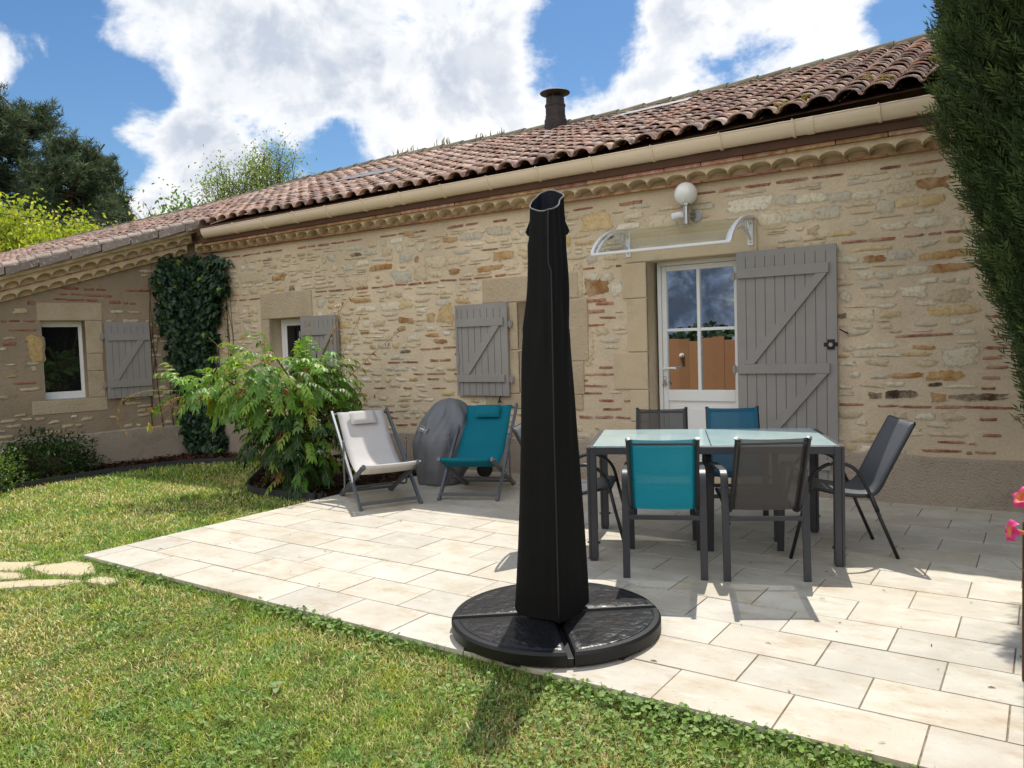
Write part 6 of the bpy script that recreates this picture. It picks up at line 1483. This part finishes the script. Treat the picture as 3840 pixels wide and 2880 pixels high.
# moss clumps on the tiles near the cypress
M['moss'] = mat('yellow_moss', (150, 136, 60), .95, .35, 40, 1.0, 60, spec=.1, bdist=.02)
mb = MB()
for (x, y) in ((-.92, 7.02), (-.72, 7.25), (-1.12, 7.55), (-.50, 6.95), (-1.55, 7.0), (-1.72, 6.98), (-.62, 7.9)):
    mb = MB()
    for j in range(7):
        xx = x + RS.normal(0, .03); yy = y + RS.normal(0, .035); r = RS.uniform(.018, .034); z = float(hroof(np.array(xx), np.array(yy))) + .03 + .045 * abs(math.cos((xx + 9.55) / .2075 * math.pi)) * 0 + RS.uniform(.0, .05); mb.lathe([(r * .2, -r * .6), (r, 0), (r * .75, r * .45), (r * .2, r * .65)], (xx, yy, z), 8)
    mb.build('moss', M['moss'], roof, smooth=True)

# ---- board fence and lamp behind the viewer (seen in the door glass)
fen = empty('board_fence', (-6, -1.2, LZ)); tag(fen, 'warm brown upright board fence mirrored in the door glass', 'fence'); 
M['fence'] = mat('warm_fence_board', (196, 142, 94), .7, .3, 7, .3, 40, attr=True, c2=(168, 112, 70))
x = -10.0; mb = MB()
while x < 3:
    w = RS.uniform(.21, .27); f = RS.uniform(.8, 1.12); y = -1.2 + RS.uniform(-.02, .02); mb.box(x, x + w - .006, y - .012, y + .012, LZ, RS.uniform(1.27, 1.41), (f, f * RS.uniform(.92, 1.02), f * .95)); x += w
mb.build('boards', M['fence'], fen, cols=True)
mb = MB(); mb.box(-10, 3, -1.27, -1.225, .9, .98); mb.box(-10, 3, -1.27, -1.225, .2, .28); mb.build('rail', M['plwood'], fen)
bl = empty('bulkhead_lamp', (-5.9, -1.18, 1.05)); tag(bl, 'small caged lamp on the board fence mirrored in the door glass', 'lamp')
mb = MB(); mb.lathe([(.05, 0), (.05, .03), (.002, .03)], (-5.9, -1.165, 1.03), 16, axis=(0, 1, 0)); mb.build('base', M['plastic'], bl)
mb = MB(); mb.lathe([(.042, .03), (.042, .07), (.03, .10), (.002, .11)], (-5.9, -1.165, 1.03), 16, axis=(0, 1, 0)); mb.build('globe', M['globe'], bl)
# distant tree line behind the viewer
n = 5000; P = np.stack([RS.uniform(-60, 20, n), RS.uniform(-46, -42, n), RS.uniform(0, 1, n)], 1); P[:, 2] *= 1.95 + .55 * vnoise(P[:, 0], P[:, 1] * 0, .5, 4)
o = leafobj('treeline', P, rdir(n), rdir(n), RS.uniform(.4, .8, n), RS.uniform(.3, .6, n), pick([(40, 58, 34), (52, 70, 40)], n), M['needle']); tag(o, kind='stuff')
CAM_AX = ((0.837682, 0.545242, -0.031621), (-0.002170, 0.061219, 0.998122), (-0.546154, 0.836040, -0.052465))
CAM_F = 2913.74
SKY_STR = 0.092; CLOUD_STR = 0.90; SUN_STR = 4.0; EXPO = 0.30; BACKCOL = (.10, .125, .17, 1); FRONT = 1.5
# clouds: direction, inner and outer radius in degrees, weight
CLOUDS = [((-.64, .68, .37), 6, 18, .13), ((-.75, .59, .32), 2, 9, .10), ((-.24, .92, .32), 4, 15, .14), ((-.50, .82, .24), 4, 12, .13), ((-.805, .565, .18), 2.5, 6.5, .26), ((-.862, .403, .309), .5, 3.5, .20), ((-.832, .488, .268), .5, 3.0, .16),
          ((-.435, .83, .36), 1, 6, -.22), ((-.85, .43, .345), 5, 11, -.11), ((-.845, .485, .240), 2, 6.0, -.20), ((-.765, .605, .222), .5, 4.0, -.17), ((-.70, .674, .215), 1, 5, -.18), ((-.075, .94, .33), 1, 5, -.16), ((0, -1, .45), 10, 80, .20), ((0, -.1, 1), 10, 45, -.08)]
# ------------------------------------------------------------------ grass
def lawn_ok(x, y):
    ok = ~inpoly(x, y, PATIO) & ~inpoly(x, y, BED)
    for s in STONES: ok &= ~inpoly(x, y, s)
    return ok
def blades(n, xr, yr, keep):
    x = RS.uniform(*xr, n); y = RS.uniform(*yr, n); k = lawn_ok(x, y)
    az = np.degrees(np.arctan2(x, y)); k &= (az > -69) & (az < 6) & (np.hypot(x, y) > 1.6); x = x[k]; y = y[k]
    d = np.hypot(x, y); p = np.clip((2.6 / d) ** 1.5, .08, 1); k = RS.rand(len(x)) < p; return x[k], y[k], d[k]
x, y, d = blades(1500000, (-10.5, .8), (1.0, 6.7), None)
n = len(x)
dry = vnoise(x, y, 2.6, 1) * .55 + vnoise(x, y, 7.5, 2) * .45 + np.clip((-4.6 - x) / 5, 0, .35) * np.clip((5.2 - y) / 2, 0, 1); lush = vnoise(x, y, 4.2, 9)
h = RS.uniform(.014, .034, n) * (1 + .25 * lush - .15 * np.clip(dry, 0, 1)) * (1 + .12 * (d - 2.5)); w = RS.uniform(.0011, .0021, n) * (d / 2.2) ** .75
a = RS.uniform(0, 6.28, n); lean = RS.uniform(.1, 1.35, n); D = np.stack([np.cos(a) * lean, np.sin(a) * lean, np.ones(n)], 1); D = unr(D)
S = np.stack([-np.sin(a), np.cos(a), RS.normal(0, .3, n)], 1); B0 = np.stack([x, y, np.full(n, LZ - .002)], 1)
md = B0 + D * (h * .55)[:, None]; tip = md + unr(D * np.array((1.7, 1.7, .55))) * (h * .5)[:, None]
V = np.stack([B0 - S * w[:, None], B0 + S * w[:, None], md + S * w[:, None] * .8, tip, md - S * w[:, None] * .8], 1)
G = np.array([lin(c) for c in [(152, 176, 76), (130, 160, 64), (170, 190, 94), (142, 168, 82)]]); Y = np.array([lin(c) for c in [(222, 206, 142), (206, 188, 122), (230, 220, 168)]])
C = G[RS.randint(4, size=n)]; cl1 = vnoise(x, y, 24, 31); cl2 = vnoise(x, y, 15, 32)
C = np.where((cl1 > .35)[:, None], C * np.array((.74, .92, 1.15)), C); C = np.where((cl2 > .45)[:, None], C * np.array((1.16, 1.04, .75)), C); C = np.where(((cl1 < -.55) & (cl2 < .1))[:, None], C * .62, C)
pd = np.clip(.25 + .42 * dry + .12 * vnoise(x, y, 19, 33), .04, .88); yk = RS.rand(n) < pd; C[yk] = Y[RS.randint(3, size=yk.sum())]
C = C * RS.uniform(.62, 1.28, (n, 1))
F = np.arange(n)[:, None, None] * 5 + np.array([(0, 1, 2), (0, 2, 4), (4, 2, 3)])[None]
o = raw_mesh('grass', V.reshape(-1, 3), F.reshape(-1, 3), M['grassm'], cols=np.repeat(C, 5, 0)); tag(o, kind='stuff')
# clover: dense along the paving edge, loose patches in the near lawn
t = RS.uniform(0, 1, 3200); u = U0 + .3 + t * 5.6; wv_ = W0_ - np.abs(RS.normal(0, .055, 3200)) + .030 * np.maximum(0, vnoise(u, u * 0, 6, 4)); k = RS.rand(3200) < np.clip(.38 + .5 * vnoise(u, u * 0, 4.0, 6) + .12 * (u + 3), .05, 1)
u = u[k]; wv_ = wv_[k]; ex, ey = pav(u, wv_)
qx = RS.uniform(-5.5, -.2, 26000); qy = RS.uniform(1.5, 2.7, 26000); k = lawn_ok(qx, qy) & (RS.rand(26000) < np.clip(.10 + .25 * vnoise(qx, qy, 3.4, 12) + .2 * vnoise(qx, qy, 9, 13) + .16 * (qx + 3), 0, .7)); qx = qx[k]; qy = qy[k]
cx = np.concatenate([ex, qx]); cy = np.concatenate([ey, qy]); n = len(cx); edge = np.arange(n) < len(ex)
cz = LZ + RS.uniform(.010, .030, n) + edge * RS.uniform(.0, .035, n); r = RS.uniform(.003, .0056, n) * (1 + .25 * edge); a0 = RS.uniform(0, 6.28, n); tl = RS.normal(0, .35, (n, 2))
V = []
for k in range(3):
    a = a0 + k * 2.094; c = np.stack([cx + np.cos(a) * r, cy + np.sin(a) * r, cz], 1); ring = [np.stack([cx, cy, cz - .001], 1)]
    for t in (-.75, -.25, .25, .75):
        b = a + t * 1.25; rr_ = r * (1.9 - .25 * abs(t)); dx = np.cos(b) * rr_; dy = np.sin(b) * rr_; ring.append(np.stack([cx + dx, cy + dy, cz + dx * tl[:, 0] + dy * tl[:, 1] + .001], 1))
    V.append(np.stack(ring, 1))
V = np.stack(V, 1).reshape(-1, 3); F = np.arange(n * 3)[:, None, None] * 5 + np.array([(0, 1, 2), (0, 2, 3), (0, 3, 4)])[None]
C = pick([(112, 142, 66), (126, 154, 74), (98, 128, 60), (140, 164, 96)], n, .65, 1.25)
o = raw_mesh('clover', V, F.reshape(-1, 3), M['grassm'], cols=np.repeat(C, 15, 0)); tag(o, kind='stuff')
# longer tufts hugging the paving and stones
n = 2600; u = U0 - .05 + RS.uniform(0, 1, n) * 5.6; wv_ = W0_ - np.abs(RS.normal(0, .03, n)) - .004; ex, ey = pav(u, wv_)
n2 = 500; ww = W0_ + RS.uniform(0, 2.3, n2); ex2, ey2 = pav(U0 - np.abs(RS.normal(0, .02, n2)) - .005, ww); ex = np.concatenate([ex, ex2]); ey = np.concatenate([ey, ey2])
for s in STONES:
    q = np.array(s)
    for i in range(len(q)):
        t = RS.uniform(0, 1, 60)[:, None]; e = q[i] + (q[(i + 1) % len(q)] - q[i]) * t + RS.normal(0, .012, (60, 2)); ex = np.concatenate([ex, e[:, 0]]); ey = np.concatenate([ey, e[:, 1]])
n = len(ex); h = RS.uniform(.03, .075, n); w = RS.uniform(.0012, .0022, n) * 1.4; a = RS.uniform(0, 6.28, n); lean = RS.uniform(.1, .9, n); D = unr(np.stack([np.cos(a) * lean, np.sin(a) * lean, np.ones(n)], 1)); S = np.stack([-np.sin(a), np.cos(a), np.zeros(n)], 1); B0 = np.stack([ex, ey, np.full(n, LZ)], 1)
md = B0 + D * (h * .55)[:, None]; tip = md + unr(D * np.array((1.9, 1.9, .5))) * (h * .5)[:, None]
V = np.stack([B0 - S * w[:, None], B0 + S * w[:, None], md + S * w[:, None] * .8, tip, md - S * w[:, None] * .8], 1); F = np.arange(n)[:, None, None] * 5 + np.array([(0, 1, 2), (0, 2, 4), (4, 2, 3)])[None]
o = raw_mesh('edge_grass', V.reshape(-1, 3), F.reshape(-1, 3), M['grassm'], cols=np.repeat(pick([(122, 152, 66), (144, 172, 80), (106, 138, 60)], n), 5, 0)); tag(o, kind='stuff')
# bits of bark and twig blown onto the paving
n = 70; u = RS.uniform(-5.3, 0, n); w_ = RS.uniform(W0_ + .05, 6.6, n); qx, qy = pav(u, w_); a = RS.uniform(0, 6.28, n); l = RS.uniform(.004, .016, n); t_ = RS.uniform(.0012, .003, n); D = np.stack([np.cos(a), np.sin(a), np.zeros(n)], 1); S = np.stack([-np.sin(a), np.cos(a), np.zeros(n)], 1); P = np.stack([qx, qy, np.full(n, .004)], 1)
V = np.stack([P - D * l[:, None] - S * t_[:, None], P + D * l[:, None] - S * t_[:, None] * .5, P + D * l[:, None] + S * t_[:, None], P + S * t_[:, None] * 2 + (0, 0, .003), P - D * l[:, None] + S * t_[:, None]], 1).reshape(-1, 3); F = np.arange(n)[:, None] * 5 + np.arange(5)[None]
o = raw_mesh('debris', V, F, M['chip'], cols=np.repeat(pick([(70, 54, 40), (96, 78, 54), (120, 108, 70)], n), 5, 0)); tag(o, kind='stuff')
# a few leaves dropped on the lawn
for (x, y, a, L_, c, lb) in ((-2.62, 2.12, 2.6, .085, (150, 170, 120), 'pale green fallen leaf sprig on the lawn left of the parasol shadow'), (-3.42, 1.88, .6, .045, (66, 92, 60), 'dark green fallen leaf on the near left lawn')):
    m = 4; P = np.array([(x, y, LZ + .034)] * m) + RS.normal(0, .004, (m, 3)); an = a + np.array([0, .5, -.6, 2.9])[:m]; D = np.stack([np.cos(an), np.sin(an), np.full(m, .12)], 1)
    o = leafobj('fallen_leaf', P, D, np.tile((0, 0, 1.), (m, 1)), np.full(m, L_) * np.array([1, .7, .7, .5]), np.full(m, L_ * .35), np.tile(lin(c), (m, 1)), M['leaf']); tag(o, lb, 'leaf', 'leaves fallen on the lawn')

# ------------------------------------------------------------------ sky, sun, camera
SUN = un((-0.14, 0.51, 1.0)); EL = math.asin(SUN[2]); AZ = math.atan2(SUN[0], SUN[1])
wd_ = bpy.data.worlds.new('World'); SC.world = wd_; wd_.use_nodes = True
nt = wd_.node_tree; N = nt.nodes; L = nt.links; N.clear()
out = N.new('ShaderNodeOutputWorld')
sky = N.new('ShaderNodeTexSky'); sky.sky_type = 'NISHITA'; sky.sun_disc = False; sky.sun_elevation = EL; sky.sun_rotation = AZ; sky.altitude = 100; sky.air_density = 1.0; sky.dust_density = 0.4; sky.ozone_density = 2.0
bgs = N.new('ShaderNodeBackground'); bgs.inputs['Strength'].default_value = SKY_STR
hs = N.new('ShaderNodeHueSaturation'); hs.inputs['Saturation'].default_value = 1.25; L.new(sky.outputs[0], hs.inputs['Color']); L.new(hs.outputs[0], bgs.inputs['Color'])
tc = N.new('ShaderNodeTexCoord'); nrm = N.new('ShaderNodeVectorMath'); nrm.operation = 'NORMALIZE'; L.new(tc.outputs['Generated'], nrm.inputs[0]); DIR = nrm.outputs[0]
sp = N.new('ShaderNodeSeparateXYZ'); L.new(DIR, sp.inputs[0])
def mth(op, a, b=None, c=None, clamp=False):
    n = N.new('ShaderNodeMath'); n.operation = op; n.use_clamp = clamp
    for i, q in enumerate((a, b, c)):
        if q is None: continue
        if isinstance(q, (int, float)): n.inputs[i].default_value = q
        else: L.new(q, n.inputs[i])
    return n.outputs[0]
def rng(v, a, b, c=0.0, d=1.0):
    r = N.new('ShaderNodeMapRange'); r.interpolation_type = 'SMOOTHSTEP'; r.inputs[1].default_value = a; r.inputs[2].default_value = b; r.inputs[3].default_value = c; r.inputs[4].default_value = d; L.new(v, r.inputs[0]); return r.outputs[0]
# cloud layer seen in perspective: direction divided by its height
zz_ = mth('ADD', mth('MAXIMUM', sp.outputs[2], 0.0), 0.16)
dv = N.new('ShaderNodeVectorMath'); dv.operation = 'DIVIDE'; cb = N.new('ShaderNodeCombineXYZ'); L.new(zz_, cb.inputs[0]); L.new(zz_, cb.inputs[1]); L.new(zz_, cb.inputs[2]); L.new(DIR, dv.inputs[0]); L.new(cb.outputs[0], dv.inputs[1])
def nz(vec, scale, detail, rough, off=0.0, dist=0.0):
    m = N.new('ShaderNodeMapping'); m.inputs['Location'].default_value = (off, off * .7, off * 1.3); L.new(vec, m.inputs['Vector'])
    n = N.new('ShaderNodeTexNoise'); n.inputs['Scale'].default_value = scale; n.inputs['Detail'].default_value = detail; n.inputs['Roughness'].default_value = rough; n.inputs['Distortion'].default_value = dist; L.new(m.outputs[0], n.inputs['Vector']); return n.outputs['Fac']
def vdot(c):
    n = N.new('ShaderNodeVectorMath'); n.operation = 'DOT_PRODUCT'; L.new(DIR, n.inputs[0]); n.inputs[1].default_value = tuple(un(c)); return n.outputs['Value']
def blob(c, r0, r1, w): return rng(vdot(c), math.cos(R(r1)), math.cos(R(r0)), 0.0, w)
f1 = nz(DIR, 8.0, 10, .60, 3.1, .3); f2 = nz(dv.outputs[0], 2.2, 8, .62, 1.7, .2)
fld = mth('ADD', mth('MULTIPLY', f1, .62), mth('MULTIPLY', f2, .38))
cov = None
for q in CLOUDS:
    b = blob(*q); cov = b if cov is None else mth('ADD', cov, b)
dens = mth('ADD', fld, cov)
mask = rng(dens, .49, .61)
thick = rng(dens, .53, .72)
# billows: bright where the cloud thins towards the sun, grey where more cloud lies that way
sh = N.new('ShaderNodeVectorMath'); sh.operation = 'ADD'; L.new(DIR, sh.inputs[0]); sh.inputs[1].default_value = tuple(SUN * .030)
b0 = nz(DIR, 10.0, 8, .58, 3.1, .3); b1 = nz(sh.outputs[0], 10.0, 8, .58, 3.1, .3); s2_ = nz(DIR, 6.0, 6, .6, 5.2)
shade = mth('ADD', mth('MULTIPLY', rng(mth('SUBTRACT', b1, b0), -.10, .11), .60), mth('MULTIPLY', rng(s2_, .40, .62), .45))
shade = mth('MULTIPLY', shade, thick)
cc = N.new('ShaderNodeMix'); cc.data_type = 'RGBA'; L.new(shade, cc.inputs['Factor']); cc.inputs[6].default_value = (1.0, 1.0, 1.0, 1); cc.inputs[7].default_value = (.54, .60, .70, 1)
# the clouds away from the sun are the dull grey ones mirrored in the door
back = rng(vdot((-.5, -.85, .12)), math.cos(R(24)), math.cos(R(11)))
cd_ = N.new('ShaderNodeMix'); cd_.data_type = 'RGBA'; L.new(back, cd_.inputs['Factor']); L.new(cc.outputs[2], cd_.inputs[6])
mu = N.new('ShaderNodeMix'); mu.data_type = 'RGBA'; mu.blend_type = 'MULTIPLY'; mu.inputs['Factor'].default_value = 1; bk = N.new('ShaderNodeMix'); bk.data_type = 'RGBA'; L.new(rng(nz(DIR, 26, 7, .6, 2.2, .4), .42, .62), bk.inputs['Factor']); bk.inputs[6].default_value = tuple(v * .62 for v in BACKCOL[:3]) + (1,); bk.inputs[7].default_value = tuple(v * 1.75 for v in BACKCOL[:3]) + (1,); L.new(cc.outputs[2], mu.inputs[6]); L.new(bk.outputs[2], mu.inputs[7]); L.new(mu.outputs[2], cd_.inputs[7])
bgc = N.new('ShaderNodeBackground'); L.new(cd_.outputs[2], bgc.inputs['Color']); front = rng(sp.outputs[1], .25, -.45, CLOUD_STR, CLOUD_STR * FRONT); L.new(front, bgc.inputs['Strength'])
ms = N.new('ShaderNodeMixShader'); L.new(mask, ms.inputs[0]); L.new(bgs.outputs[0], ms.inputs[1]); L.new(bgc.outputs[0], ms.inputs[2]); L.new(ms.outputs[0], out.inputs['Surface'])

sun = bpy.data.lights.new('sun', 'SUN'); sun.energy = SUN_STR; sun.angle = R(.53); sun.color = (1.0, .95, .87)
so = bpy.data.objects.new('sun', sun); COL.objects.link(so); so.location = tuple(SUN * 40); so.rotation_euler = Vector(tuple(SUN)).to_track_quat('Z', 'Y').to_euler()

cam = bpy.data.cameras.new('camera'); co = bpy.data.objects.new('camera', cam); COL.objects.link(co)
r_, u_, f_ = CAM_AX
co.matrix_world = Matrix(((r_[0], u_[0], -f_[0], 0), (r_[1], u_[1], -f_[1], 0), (r_[2], u_[2], -f_[2], 1.4), (0, 0, 0, 1)))
cam.sensor_width = 36; cam.lens = CAM_F / 3840 * 36; cam.clip_end = 2000; cam.clip_start = .02
SC.camera = co
SC.render.engine = 'CYCLES'
SC.cycles.max_bounces = 8; SC.cycles.transparent_max_bounces = 16
SC.view_settings.view_transform = 'Standard'; SC.view_settings.look = 'None'; SC.view_settings.exposure = EXPO; SC.view_settings.gamma = 1
